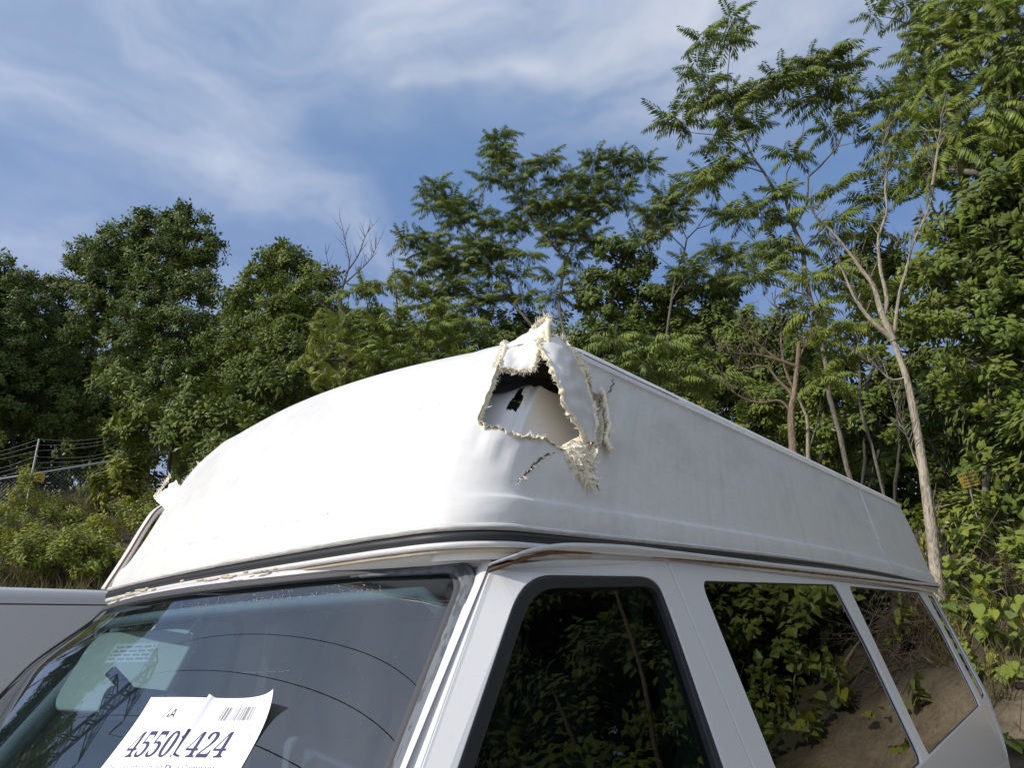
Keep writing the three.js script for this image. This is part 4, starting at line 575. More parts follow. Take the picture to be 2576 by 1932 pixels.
// tree of heaven: whorls of long feathered leaves at the branch ends; fronds that show large are parts of their own
function heavenTree(o) {
  const r = rng(o.seed), d0 = o.d, t0 = at(o.trunk[0][0], o.trunk[0][1], o.trunk[0][2] ?? d0), base = t0.clone(); base.y = groundY(base.x, base.z) - 0.1;
  const t = thing(o.name ?? 'ailanthus_tree', o.label, 'tree', [base.x, base.y, base.z], o.group), nodes = [{ p: base.clone(), from: 0, r: o.r }];
  let k = chain(nodes, 0, o.trunk.map(([x, y, d]) => at(x, y, d ?? d0)), o.r, o.r * 0.6);
  for (const limb of o.limbs ?? []) { const first = at(limb[0][0], limb[0][1], limb[0][2] ?? d0); let b = 0, bd = 1e9; nodes.forEach((q, i) => { const e = q.p.distanceTo(first); if (e < bd) { bd = e; b = i; } }); chain(nodes, b, limb.map(([x, y, d]) => at(x, y, d ?? d0)), o.r * 0.5, o.r * 0.18); }
  const whorls = [];
  for (const [px, py, rp, dd = 0, sq = 0.8, count] of o.lumps) { const d = d0 + dd, c = at(px, py, d), R = rp * K * d, n = count ?? Math.max(1, Math.round(1 + o.whorls * R * R * 7)); for (let i = 0; i < n; i++) { const v = V3(r() * 2 - 1, r() * 2 - 1, r() * 2 - 1).normalize().multiplyScalar(R * Math.pow(r(), 0.4)); v.y *= sq; const p = c.clone().add(v); if (whorls.every(q => q.distanceTo(p) > (o.gap ?? 0.30) * 1.0)) whorls.push(p); } }
  const root = nodes[Math.min(nodes.length - 1, 2)].p; whorls.sort((a, b) => a.distanceTo(root) - b.distanceTo(root));
  const fr = [];
  for (const w of whorls) { join(nodes, w, r, -0.02); const n = 9 + Math.floor(r() * 4), a0 = r() * 6.28; for (let i = 0; i < n; i++) fr.push(poseFrond(w.clone().add(V3(0, -0.03 * r(), 0)), a0 + i / n * 6.283 + (r() - 0.5) * 0.5, lerp(-0.15, 0.95, r()), (r() - 0.5) * 0.5, (o.leaf ?? 1) * (0.72 + 0.5 * r()))); }
  nodes.forEach(q => q.p.sub(base)); const inv = new THREE.Matrix4().makeTranslation(-base.x, -base.y, -base.z); fr.forEach(q => q.m.premultiply(inv));
  add('trunk', woodGeometry(nodes, o.tipR ?? 0.0075, 0.5, o.r, 6), o.bark ?? B.grey, t);
  const geoms = o.geoms ?? G.frond, mats = o.mats ?? [L.heaven, L.heavenLight, L.heaven], single = Math.min(fr.length, o.single ?? 150), step = fr.length / Math.max(1, single), chosen = new Set(); for (let i = 0; i < single; i++) chosen.add(Math.floor(i * step));
  const rest = []; fr.forEach((q, i) => { if (chosen.has(i)) { const m = add('frond', geoms[i % geoms.length], mats[i % mats.length], t); m.applyMatrix4(q.m); } else rest.push(q); });
  scatter('crown', t, geoms, mats[0], rest, r); return t;
}
// bare tree from drawn limbs; each limb carries short twigs
function bareTree(o) {
  const r = rng(o.seed), d0 = o.d, base = at(o.limbs[0][0][0], o.limbs[0][0][1], d0); const root = base.clone(); root.y = Math.min(base.y, groundY(base.x, base.z) - 0.05);
  const t = thing('bare_tree', o.label, 'tree', [root.x, root.y, root.z], o.group), nodes = [{ p: root, from: 0, r: o.r }];
  o.limbs.forEach((limb, li) => { const pts = limb.map(([x, y, d]) => at(x, y, d ?? d0)); let b = 0; if (li) { let bd = 1e9; nodes.forEach((q, i) => { const e = q.p.distanceTo(pts[0]); if (e < bd) { bd = e; b = i; } }); } const smoothPts = pts.length > 2 ? new THREE.CatmullRomCurve3(pts).getSpacedPoints(pts.length * 3) : pts; const ra = li ? o.r * (o.taper?.[li] ?? 0.42) : o.r, rb = li ? 0.006 : o.r * 0.45; const start = nodes.length; chain(nodes, b, smoothPts, ra, rb);
    if (li || o.twigAll) for (let i = start + Math.floor(smoothPts.length * 0.35); i < start + smoothPts.length; i++) for (let q = 0; q < (o.twigs ?? 2); q++) if (r() < 0.75) { const L1 = (o.twig ?? 0.45) * (0.4 + r()), dir = V3(r() - 0.5, 0.35 + r() * 0.6, r() - 0.5).normalize(), a = nodes[i].p; const m1 = a.clone().addScaledVector(dir, L1 * 0.5), m2 = m1.clone().addScaledVector(dir.clone().add(V3((r() - 0.5) * 0.6, 0.25, (r() - 0.5) * 0.6)).normalize(), L1 * 0.5); const e = chain(nodes, i, [m1, m2], 0.006, 0.003); if (r() < 0.6) chain(nodes, e - 1, [m1.clone().add(V3((r() - 0.5), r() * 0.8, (r() - 0.5)).multiplyScalar(L1 * 0.5))], 0.004, 0.003); } });
  const b0 = root.clone(); nodes.forEach(q => q.p.sub(b0)); add('trunk', woodGeometry(nodes, o.r, 0, o.r, 6), o.bark ?? B.pale, t); return t;
}
// shrub: mound of small sprigs on a few stems
function shrub(o) {
  const r = rng(o.seed); let c, R, sq; if (o.g) { const d = o.g[4] ?? groundHit(o.g[0], o.g[1]); R = o.g[2] * K * d; sq = o.g[3]; c = at(o.g[0], o.g[1], d); c.y = groundY(c.x, c.z) + R * sq * 0.75; } else { c = at(o.c[0], o.c[1], o.c[2]); R = o.c[3] * K * o.c[2]; sq = o.c[4] ?? 0.8; }
  const base = V3(c.x, groundY(c.x, c.z) - 0.05, c.z), t = thing(o.name ?? 'shrub', o.label, o.category ?? 'shrub', [base.x, base.y, base.z], o.group), nodes = [{ p: V3(), from: 0, r: 0.03 }], places = [], cl = c.clone().sub(base);
  for (let i = 0; i < 14; i++) { const d = V3(r() * 2 - 1, r() * 1.5 - 0.4, r() * 2 - 1).normalize().multiplyScalar(R * (0.4 + 0.5 * r())); d.y *= sq; join(nodes, cl.clone().add(d), r, 0); }
  const n = Math.round(o.density * Math.pow(R, 2.1)); let cd = V3(0, 1, 0), cq = 1; for (let i = 0; i < n; i++) { if (i % 6 === 0) { cd = V3(r() * 2 - 1, r() * 1.9 - 0.8, r() * 2 - 1).normalize(); cq = Math.pow(r(), 0.35); } const d = cd.clone().multiplyScalar(R * cq * (1 + 0.35 * fbm(cd.x * 2 + o.seed, cd.y * 2, cd.z * 2, 3))); d.y *= sq; const p = cl.clone().add(d).add(V3(r() - 0.5, r() - 0.5, r() - 0.5).multiplyScalar(R * 0.22 + 0.08)); const dir = cd.clone().multiplyScalar(0.6).add(V3(r() - 0.5, 0.5 + (r() - 0.5) * 0.6, r() - 0.5)).normalize(); places.push(pose(p, dir, r() * 6.28, (o.leaf ?? 1) * (0.7 + 0.6 * r()))); }
  add('stem', woodGeometry(nodes, 0.006, 0.45, 0.03, 4), B.brown, t); scatter('foliage', t, o.geoms ?? G.small, o.mat ?? L.shrub, places, r, 0.28); return t;
}
// ================================================================ the trees, from the far edge of the picture across
broadTree({ seed: 101, name: 'oak_tree', label: 'dark oak cut by the left edge of the picture', group: 'broad oaks on the bank', fine: 1.6, base: [10, 21], r: 0.20, leaf: 0.78, density: 105, lumps: [[20, 625, 65, 21], [-45, 610, 80, 21], [62, 690, 55, 21], [0, 730, 85, 20.5], [60, 790, 65, 20.5], [-10, 850, 90, 20]] });
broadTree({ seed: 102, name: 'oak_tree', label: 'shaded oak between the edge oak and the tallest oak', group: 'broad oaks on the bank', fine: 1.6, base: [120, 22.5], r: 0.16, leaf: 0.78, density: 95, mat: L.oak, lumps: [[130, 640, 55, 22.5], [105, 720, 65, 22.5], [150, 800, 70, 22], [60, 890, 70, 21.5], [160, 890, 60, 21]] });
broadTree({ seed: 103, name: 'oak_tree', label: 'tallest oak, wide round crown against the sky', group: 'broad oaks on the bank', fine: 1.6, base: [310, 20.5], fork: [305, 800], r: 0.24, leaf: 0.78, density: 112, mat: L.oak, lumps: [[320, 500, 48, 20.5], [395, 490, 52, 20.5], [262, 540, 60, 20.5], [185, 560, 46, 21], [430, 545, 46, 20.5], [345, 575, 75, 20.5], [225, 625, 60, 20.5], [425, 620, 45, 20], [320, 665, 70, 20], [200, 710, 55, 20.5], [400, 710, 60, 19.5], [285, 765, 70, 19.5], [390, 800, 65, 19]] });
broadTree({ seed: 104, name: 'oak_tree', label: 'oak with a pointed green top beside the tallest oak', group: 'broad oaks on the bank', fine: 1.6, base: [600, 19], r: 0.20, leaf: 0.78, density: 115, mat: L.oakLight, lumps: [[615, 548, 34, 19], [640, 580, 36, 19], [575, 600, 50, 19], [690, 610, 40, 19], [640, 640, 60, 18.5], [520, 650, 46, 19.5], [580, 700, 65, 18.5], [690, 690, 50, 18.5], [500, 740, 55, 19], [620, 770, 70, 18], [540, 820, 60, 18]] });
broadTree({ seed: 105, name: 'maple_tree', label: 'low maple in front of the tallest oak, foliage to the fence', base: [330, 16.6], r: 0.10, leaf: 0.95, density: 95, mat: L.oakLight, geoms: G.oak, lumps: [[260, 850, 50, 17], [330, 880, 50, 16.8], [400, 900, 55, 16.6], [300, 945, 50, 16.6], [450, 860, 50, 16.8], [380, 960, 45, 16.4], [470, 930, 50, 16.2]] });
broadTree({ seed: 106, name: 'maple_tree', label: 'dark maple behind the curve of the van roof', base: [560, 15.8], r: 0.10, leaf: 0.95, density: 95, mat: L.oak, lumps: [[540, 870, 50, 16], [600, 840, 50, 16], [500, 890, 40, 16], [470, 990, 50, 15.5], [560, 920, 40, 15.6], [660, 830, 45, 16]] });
bareTree({ seed: 107, d: 17.5, r: 0.05, bark: B.brown, twigs: 2, twig: 0.5, label: 'thin bare dead tree sticking up between oak and ailanthus', limbs: [[[745, 760], [735, 690], [738, 640], [745, 600]], [[745, 610], [755, 570], [748, 530], [740, 490]], [[748, 590], [775, 550], [790, 510], [805, 488]], [[738, 640], [715, 590], [705, 550]], [[742, 615], [770, 590], [800, 560], [815, 530]], [[735, 690], [700, 660], [670, 640]]] });
bareTree({ seed: 108, d: 17, r: 0.022, bark: B.brown, twigs: 1, twig: 0.25, twigAll: 1, label: 'single bare twig poking above the low ailanthus', limbs: [[[858, 660], [855, 610], [849, 565]]] });
heavenTree({ seed: 110, d: 16, name: 'ailanthus_tree', label: 'low spreading ailanthus beside the bare dead tree', group: 'ailanthus trees', trunk: [[850, 860], [845, 780], [850, 720]], r: 0.05, whorls: 1.5, leaf: 0.85, gap: 0.34, single: 120, mats: [L.heavenLight, L.heaven], lumps: [[860, 625, 40], [790, 650, 40], [920, 660, 40], [840, 690, 60], [760, 710, 45], [930, 730, 55], [820, 770, 60], [900, 800, 60], [990, 720, 45], [730, 790, 45], [1000, 800, 55]] });
broadTree({ seed: 111, name: 'sumac_bush', label: 'bright green feathery bush against the roof curve', category: 'bush', base: [720, 14.5], r: 0.05, leaf: 0.9, density: 70, mat: L.shrub, geoms: G.frondFine, lumps: [[700, 700, 30, 14.8], [740, 740, 40, 14.6], [690, 780, 35, 14.5], [770, 790, 40, 14.5], [720, 830, 35, 14.3]] });
heavenTree({ seed: 112, d: 18, gap: 0.24, label: 'wide ailanthus with a leaning trunk left of the roof peak', group: 'ailanthus trees', trunk: [[1175, 760], [1149, 703], [1114, 662], [1103, 621], [1088, 576]], limbs: [[[1088, 576], [1077, 539], [1047, 516], [1017, 501], [985, 470]], [[1103, 621], [1060, 585], [1010, 560], [960, 530]], [[1077, 539], [1085, 500], [1075, 460]]], r: 0.085, whorls: 2.6, leaf: 0.84, single: 170, lumps: [[940, 412, 30], [975, 432, 34], [915, 445, 24], [1005, 470, 48], [1055, 470, 40], [935, 520, 40], [892, 528, 20], [965, 560, 44], [1020, 540, 46], [905, 582, 24], [1050, 600, 36], [985, 625, 34], [1080, 545, 36], [1100, 490, 36], [930, 640, 30], [1040, 660, 34], [985, 590, 26], [1110, 600, 24], [1075, 640, 24], [900, 640, 24], [1130, 650, 20]] });
heavenTree({ seed: 113, d: 17, gap: 0.24, label: 'tall ailanthus rising straight behind the torn roof peak', group: 'ailanthus trees', trunk: [[1235, 790], [1222, 729], [1211, 688], [1207, 650], [1216, 594], [1220, 561]], limbs: [[[1220, 561], [1188, 524], [1150, 480], [1115, 430], [1090, 370], [1078, 315]], [[1220, 561], [1237, 531], [1265, 496], [1293, 464], [1311, 401], [1313, 371]], [[1293, 464], [1330, 430], [1365, 385]], [[1188, 524], [1190, 470], [1195, 420]]], r: 0.085, whorls: 2.6, leaf: 0.84, single: 200, lumps: [[1075, 300, 20], [1078, 345, 36], [1060, 392, 36], [1120, 368, 28], [1183, 345, 24], [1203, 380, 28], [1285, 345, 28], [1328, 358, 34], [1385, 358, 22], [1290, 400, 24], [1248, 450, 38], [1190, 450, 44], [1140, 440, 44], [1342, 420, 16], [1170, 515, 38], [1232, 505, 28], [1120, 400, 30], [1270, 380, 26], [1350, 400, 26], [1300, 440, 26], [1260, 480, 26], [1230, 400, 26], [1150, 400, 26], [1155, 560, 26], [1240, 550, 20], [1285, 510, 22], [1195, 590, 18], [1190, 640, 16], [1250, 620, 16]] });
broadTree({ seed: 114, name: 'vine_clad_tree', label: 'dark tree smothered in vines right of the straight ailanthus', base: [1330, 17], r: 0.10, leaf: 0.9, density: 105, mat: L.oak, geoms: G.broad, lumps: [[1320, 535, 44, 17], [1350, 590, 50, 17], [1298, 615, 44, 17], [1385, 555, 32, 17], [1325, 670, 55, 17], [1262, 665, 36, 17], [1390, 650, 44, 17], [1330, 740, 55, 16.5]] });
heavenTree({ seed: 115, d: 16.5, gap: 0.25, label: 'forked ailanthus standing above the middle of the van', group: 'ailanthus trees', trunk: [[1440, 720], [1450, 650], [1461, 587], [1479, 538]], limbs: [[[1479, 538], [1483, 516], [1505, 494], [1535, 449], [1543, 404]], [[1479, 538], [1440, 500], [1415, 480]], [[1483, 516], [1455, 450]]], r: 0.06, whorls: 2.4, leaf: 0.84, single: 130, lumps: [[1532, 385, 24], [1503, 418, 34], [1452, 430, 38], [1402, 468, 24], [1420, 500, 28], [1440, 468, 34], [1562, 460, 24], [1592, 470, 14], [1392, 520, 20], [1485, 560, 28], [1545, 540, 26], [1585, 560, 30], [1560, 605, 34], [1500, 610, 36]] });
heavenTree({ seed: 116, d: 12.5, gap: 0.25, label: 'tallest ailanthus, open crown reaching the top of the picture', group: 'ailanthus trees', trunk: [[1835, 1030], [1830, 1015], [1812, 932], [1791, 858], [1784, 790], [1768, 710], [1748, 640], [1738, 596], [1734, 536], [1715, 494], [1706, 466], [1696, 429], [1699, 373]], limbs: [[[1696, 429], [1671, 410], [1650, 373], [1626, 340], [1608, 303], [1589, 256], [1570, 224], [1572, 150], [1578, 90]], [[1715, 494], [1743, 440], [1745, 382], [1771, 359], [1808, 317], [1830, 260]], [[1699, 373], [1720, 330], [1735, 280], [1740, 220]], [[1608, 303], [1550, 292], [1480, 285]], [[1738, 596], [1690, 570], [1640, 530], [1595, 490]], [[1734, 536], [1790, 480], [1850, 440]]], r: 0.085, whorls: 2.2, leaf: 0.84, single: 280, mats: [L.heaven, L.heavenLight], lumps: [[1570, 45, 18], [1510, 84, 24], [1600, 68, 18], [1500, 148, 20], [1556, 95, 24], [1533, 163, 26], [1445, 270, 16], [1482, 275, 20], [1519, 210, 28], [1570, 223, 38], [1626, 210, 38], [1678, 186, 38], [1720, 163, 38], [1757, 135, 32], [1799, 126, 24], [1836, 126, 24], [1780, 200, 44], [1827, 200, 38], [1859, 233, 38], [1720, 223, 34], [1901, 223, 34], [1575, 265, 34], [1622, 261, 28], [1799, 261, 34], [1556, 326, 24], [1570, 354, 28], [1533, 382, 22], [1706, 335, 22], [1678, 433, 28], [1645, 456, 24], [1692, 480, 24], [1817, 396, 22], [1883, 373, 28], [1892, 419, 32], [1929, 210, 28], [1906, 289, 34], [1813, 494, 36], [1678, 526, 28], [1659, 550, 24], [1873, 503, 32], [1640, 590, 30]] });
heavenTree({ seed: 117, d: 12, label: 'young sumac with long feathered leaves above the van roof', group: 'young sumacs', trunk: [[1430, 960], [1425, 880], [1420, 820]], r: 0.035, whorls: 1.6, leaf: 0.92, gap: 0.26, single: 110, mats: [L.heavenLight, L.heaven], lumps: [[1335, 745, 28], [1400, 735, 32], [1450, 745, 32], [1485, 795, 32], [1400, 800, 36], [1345, 800, 28], [1520, 840, 28], [1450, 840, 34]] });
heavenTree({ seed: 118, d: 10.3, label: 'yellow-green ailanthus sapling among the pale trunks', group: 'ailanthus trees', trunk: [[1905, 1055], [1903, 1048], [1882, 961], [1865, 907], [1855, 870], [1857, 816], [1850, 740], [1835, 680]], limbs: [[[1850, 740], [1800, 700], [1770, 660]], [[1835, 680], [1830, 610]]], r: 0.05, bark: B.grey, whorls: 1.9, leaf: 0.72, gap: 0.22, single: 150, mats: [L.heavenLight, L.shrub], lumps: [[1765, 650, 34], [1800, 700, 40], [1850, 650, 38], [1795, 595, 34], [1860, 720, 34], [1765, 745, 34], [1905, 690, 34], [1830, 765, 34], [1890, 620, 34], [1780, 820, 30], [1740, 600, 24]] });
bareTree({ seed: 119, d: 8.6, r: 0.072, twigs: 2, twig: 0.34, label: 'pale dead tree with a forked bare crown beside the van rear', group: 'dead pale trees', taper: [1, 0.5, 0.62, 0.4, 0.3, 0.3, 0.22, 0.2, 0.25], limbs: [[[2030, 1300], [2027, 1280], [2010, 1139], [1998, 1048], [1986, 965], [1969, 870], [1957, 816], [1940, 767], [1928, 734]], [[1928, 734], [1874, 684], [1844, 640], [1822, 590], [1805, 545]], [[1928, 734], [1905, 680], [1893, 640], [1885, 615], [1864, 587], [1826, 536], [1790, 494], [1762, 470], [1748, 447]], [[1905, 690], [1915, 650], [1901, 582], [1897, 512], [1915, 456], [1911, 410], [1915, 363], [1906, 303], [1913, 270]], [[1930, 720], [1943, 629], [1957, 582], [1971, 526], [1994, 475], [2013, 419], [2015, 363], [2006, 303], [2004, 284]], [[2013, 400], [2027, 303], [2032, 261], [2025, 224]], [[1957, 816], [1925, 820], [1890, 790], [1850, 765]], [[1998, 1048], [1975, 990], [1950, 920], [1935, 880], [1925, 850]], [[2030, 1300], [2050, 1262], [2035, 1180], [2018, 1110]]] });
bareTree({ seed: 120, d: 9.6, r: 0.055, twigs: 2, twig: 0.30, bark: B.twig, label: 'low bare tree with branches swept to the left over the roof', group: 'dead pale trees', taper: [1, 0.5, 0.35, 0.45, 0.4, 0.35, 0.3], limbs: [[[1714, 990], [1712, 970], [1708, 891], [1714, 854], [1721, 796], [1725, 738]], [[1721, 793], [1683, 779], [1638, 767], [1584, 763], [1538, 758]], [[1683, 779], [1650, 754], [1613, 721], [1609, 696]], [[1712, 860], [1708, 850], [1679, 820], [1654, 792], [1600, 796], [1580, 767]], [[1708, 891], [1704, 883], [1683, 866], [1634, 870], [1576, 841], [1555, 804]], [[1714, 840], [1696, 800], [1687, 746], [1685, 684], [1667, 642]], [[1725, 775], [1741, 742], [1758, 725]]] });
bareTree({ seed: 121, d: 9.9, r: 0.03, twigs: 1, twig: 0.3, label: 'slim pale stem just right of the low bare tree', group: 'dead pale trees', limbs: [[[1747, 1000], [1745, 982], [1741, 899], [1732, 880], [1724, 850]], [[1745, 975], [1765, 910], [1772, 860]]] });
// dense growth behind
const under = [[1450, 660, 55, 17.5, 'dark leafy tree behind the forked ailanthus'], [1545, 650, 50, 17, 'dark leafy tree left of the tallest ailanthus trunk'], [1610, 740, 55, 16, 'dark leafy tree behind the low bare tree'], [1500, 790, 55, 16, 'shaded tree low behind the young sumac'], [1690, 720, 50, 15.5, 'shaded tree around the tallest ailanthus trunk'], [1640, 880, 60, 14, 'shaded growth just above the middle of the van roof'], [1780, 880, 60, 13.5, 'shaded growth behind the slim pale stem'], [1900, 850, 55, 13, 'shaded growth left of the pale dead trunk'], [1890, 560, 55, 13, 'leafy tree behind the fork of the pale dead tree'], [1960, 700, 50, 12.5, 'leafy tree just right of the dead tree fork'], [1100, 740, 60, 18.5, 'shaded tree behind the torn roof peak'], [960, 760, 60, 18.5, 'shaded tree behind the low spreading ailanthus']];
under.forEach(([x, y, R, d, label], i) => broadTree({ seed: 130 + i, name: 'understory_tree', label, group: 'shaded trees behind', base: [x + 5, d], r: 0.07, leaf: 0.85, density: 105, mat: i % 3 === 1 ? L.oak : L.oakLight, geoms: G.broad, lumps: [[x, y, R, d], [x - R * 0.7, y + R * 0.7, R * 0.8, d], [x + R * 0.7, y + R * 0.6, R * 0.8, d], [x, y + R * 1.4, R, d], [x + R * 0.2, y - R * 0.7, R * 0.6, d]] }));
// right-hand mass
broadTree({ seed: 150, name: 'locust_tree', label: 'huge feathery tree filling the upper right corner', base: [2230, 10], fork: [2170, 500], r: 0.17, leaf: 0.95, density: 110, mat: L.heavenLight, geoms: G.frondFine, bark: B.grey, lumps: [[2060, 60, 70, 10], [2160, 50, 80, 10], [2240, 120, 90, 10], [2100, 150, 75, 10], [2190, 190, 75, 9.8], [2030, 160, 50, 10.2], [2050, 245, 60, 10], [2150, 285, 75, 9.8], [1985, 265, 40, 10.2], [2070, 350, 65, 10], [2190, 380, 75, 9.6], [2010, 380, 50, 10.2], [2240, 300, 80, 9.8], [2000, 60, 40, 10.2]] });
heavenTree({ seed: 151, d: 10.8, label: 'ailanthus branch hanging in from the top right edge', group: 'ailanthus trees', trunk: [[2120, 900], [2110, 600], [2080, 300], [2040, 100]], limbs: [[[2040, 100], [1980, 60], [1930, 40]], [[2050, 200], [1990, 180], [1960, 170]]], r: 0.07, whorls: 1.6, leaf: 0.72, gap: 0.25, single: 120, lumps: [[1890, 20, 22], [1940, 30, 34], [1990, 20, 38], [1985, 110, 26], [1975, 170, 28], [1990, 220, 30], [1945, 250, 22], [2040, -10, 40], [1960, 320, 30], [1975, 390, 30]] });
broadTree({ seed: 152, name: 'maple_tree', label: 'dense leafy maple on the right, below the feathery tree', base: [2190, 9.8], r: 0.12, leaf: 0.78, density: 130, mat: L.oakLight, geoms: G.broad, bark: B.grey, lumps: [[2110, 470, 60, 9.8], [2190, 520, 65, 9.6], [2030, 490, 50, 10], [2080, 575, 65, 9.7], [2170, 620, 70, 9.5], [2010, 590, 45, 10], [2240, 600, 70, 9.5], [2050, 680, 55, 9.8], [2130, 720, 65, 9.5], [2210, 740, 65, 9.4], [2080, 800, 55, 9.6], [2170, 850, 65, 9.3]] });
broadTree({ seed: 153, name: 'maple_tree', label: 'shaded maple behind the yellow sign on the right', base: [2080, 11.5], r: 0.10, leaf: 0.8, density: 110, mat: L.oak, geoms: G.broad, lumps: [[2030, 760, 50, 11.5], [2100, 880, 60, 11.5], [2010, 860, 45, 11.5], [2060, 950, 50, 11.3], [2190, 960, 60, 11], [2000, 960, 40, 11.5], [2150, 1050, 45, 10.8], [2030, 1060, 30, 11]] });

// a second row farther back closes the gaps low down
const back = [[-60, 820, 26, 130, 'oak far behind at the left edge, filling the gaps low down'], [120, 860, 27, 120, 'oak far behind, between the left edge and the tallest oak'], [300, 850, 27, 130, 'oak far behind the tallest oak'], [470, 800, 26, 110, 'oak far behind, between the two tall oaks'], [620, 800, 25, 110, 'oak far behind the pointed oak'], [770, 760, 25, 90, 'oak far behind the thin dead tree'], [900, 760, 25, 100, 'oak far behind the low spreading ailanthus'], [1040, 760, 25, 90, 'oak far behind the leaning ailanthus'], [1180, 770, 25, 80, 'oak far behind the torn roof peak'], [1300, 760, 24, 90, 'oak far behind the vine-clad tree'], [1440, 780, 23, 100, 'oak far behind the young sumac'], [1580, 800, 22, 110, 'oak far behind the low bare tree'], [1720, 820, 20, 110, 'oak far behind the slim pale stem'], [1860, 880, 19, 110, 'oak far behind the yellow-green sapling'], [2000, 900, 18, 120, 'oak far behind the pale dead trunk'], [2130, 900, 17, 120, 'oak far behind the yellow sign'], [2250, 860, 16, 130, 'oak far behind at the right edge']];
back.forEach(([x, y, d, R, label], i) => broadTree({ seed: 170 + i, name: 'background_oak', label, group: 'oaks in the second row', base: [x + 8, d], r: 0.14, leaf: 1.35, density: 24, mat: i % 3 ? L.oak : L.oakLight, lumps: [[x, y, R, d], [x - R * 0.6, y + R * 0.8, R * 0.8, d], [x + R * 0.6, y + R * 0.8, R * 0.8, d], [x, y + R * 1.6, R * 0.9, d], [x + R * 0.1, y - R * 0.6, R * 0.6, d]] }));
// ================================================================ undergrowth on the bank
const lowBush = [[28, 1128, 54, 1.0, 'yellow', 'yellow-green bush under the fence at the picture edge'], [265, 1110, 52, 1.15, 'yellow', 'bright yellow-green sapling in the middle of the bank'], [205, 1075, 44, 0.9, 'shrub', 'dull bush climbing the chain-link fence'], [400, 1110, 48, 1.0, 'yellow', 'green bush touching the curled shred on the roof'], [335, 1050, 50, 0.9, 'shrub', 'green bush below the low maple'], [450, 1050, 48, 1.0, 'shrub', 'green bush behind the curled roof shred'], [130, 1262, 75, 0.75, 'shrub', 'broad low bush above the grey panel van'], [25, 1270, 60, 0.75, 'shrub', 'low bush in the lower left on the bank'], [225, 1255, 62, 0.75, 'shrub', 'low bush beside the far corner of the van roof'], [125, 1122, 26, 0.8, 'yellow', 'small yellowish bush below the yellow fence sign'], [330, 1130, 34, 0.8, 'shrub', 'small bush above the rust-streaked roof rim'], [180, 1150, 36, 0.7, 'shrub', 'small bush on the bare soil of the bank'], [75, 1195, 34, 0.7, 'yellow', 'small yellowish bush on the stony part of the bank'], [165, 1215, 50, 0.7, 'shrub', 'bush just above the broad low bush'], [235, 1170, 50, 0.8, 'yellow', 'yellow-green bush halfway up the bank, behind the roof rim'], [300, 1185, 46, 0.8, 'shrub', 'bush hidden partly by the roof rim'], [15, 1190, 46, 0.8, 'shrub', 'bush halfway up the bank at the picture edge'], [60, 1232, 52, 0.75, 'yellow', 'yellow-green bush low on the bank near the picture edge'], [190, 1245, 56, 0.75, 'yellow', 'yellow-green bush right above the panel van roof'], [110, 1170, 44, 0.8, 'shrub', 'bush below the small bush on the bare soil'], [290, 1245, 46, 0.75, 'shrub', 'bush peeping out beside the lower roof rim']];
lowBush.forEach(([x, y, R, sq, m, label], i) => shrub({ seed: 200 + i, label, group: 'bushes on the bank', g: [x, y, R, sq], density: 340, leaf: 1.2, mat: L[m], geoms: i === 1 || i === 4 ? G.broad : G.small }));
const vines = [[2110, 1170, 56, 'leafy vine mound beside the yellow sign'], [2195, 1190, 66, 'leafy vine mound at the right edge under the sign'], [2065, 1190, 44, 'vine mound left of the sign, behind the dead trunk'], [2150, 1250, 56, 'vine mound under the yellow sign'], [2085, 1290, 42, 'vine mound at the foot of the pale dead tree'], [2205, 1290, 54, 'vine mound above the dry twigs at the right edge'], [1995, 1190, 40, 'vine mound behind the rear of the raised roof'], [2150, 1090, 50, 'tall vine mound right behind the yellow sign'], [2050, 1100, 44, 'tall vine mound left of the yellow sign']];
vines.forEach(([x, y, R, label], i) => shrub({ seed: 230 + i, name: 'vine_mound', label, category: 'vine', group: 'vine mounds on the right bank', g: [x, y, R, 0.9], density: 330, leaf: 0.85, mat: i % 2 ? L.vine : L.shrub, geoms: G.vine }));
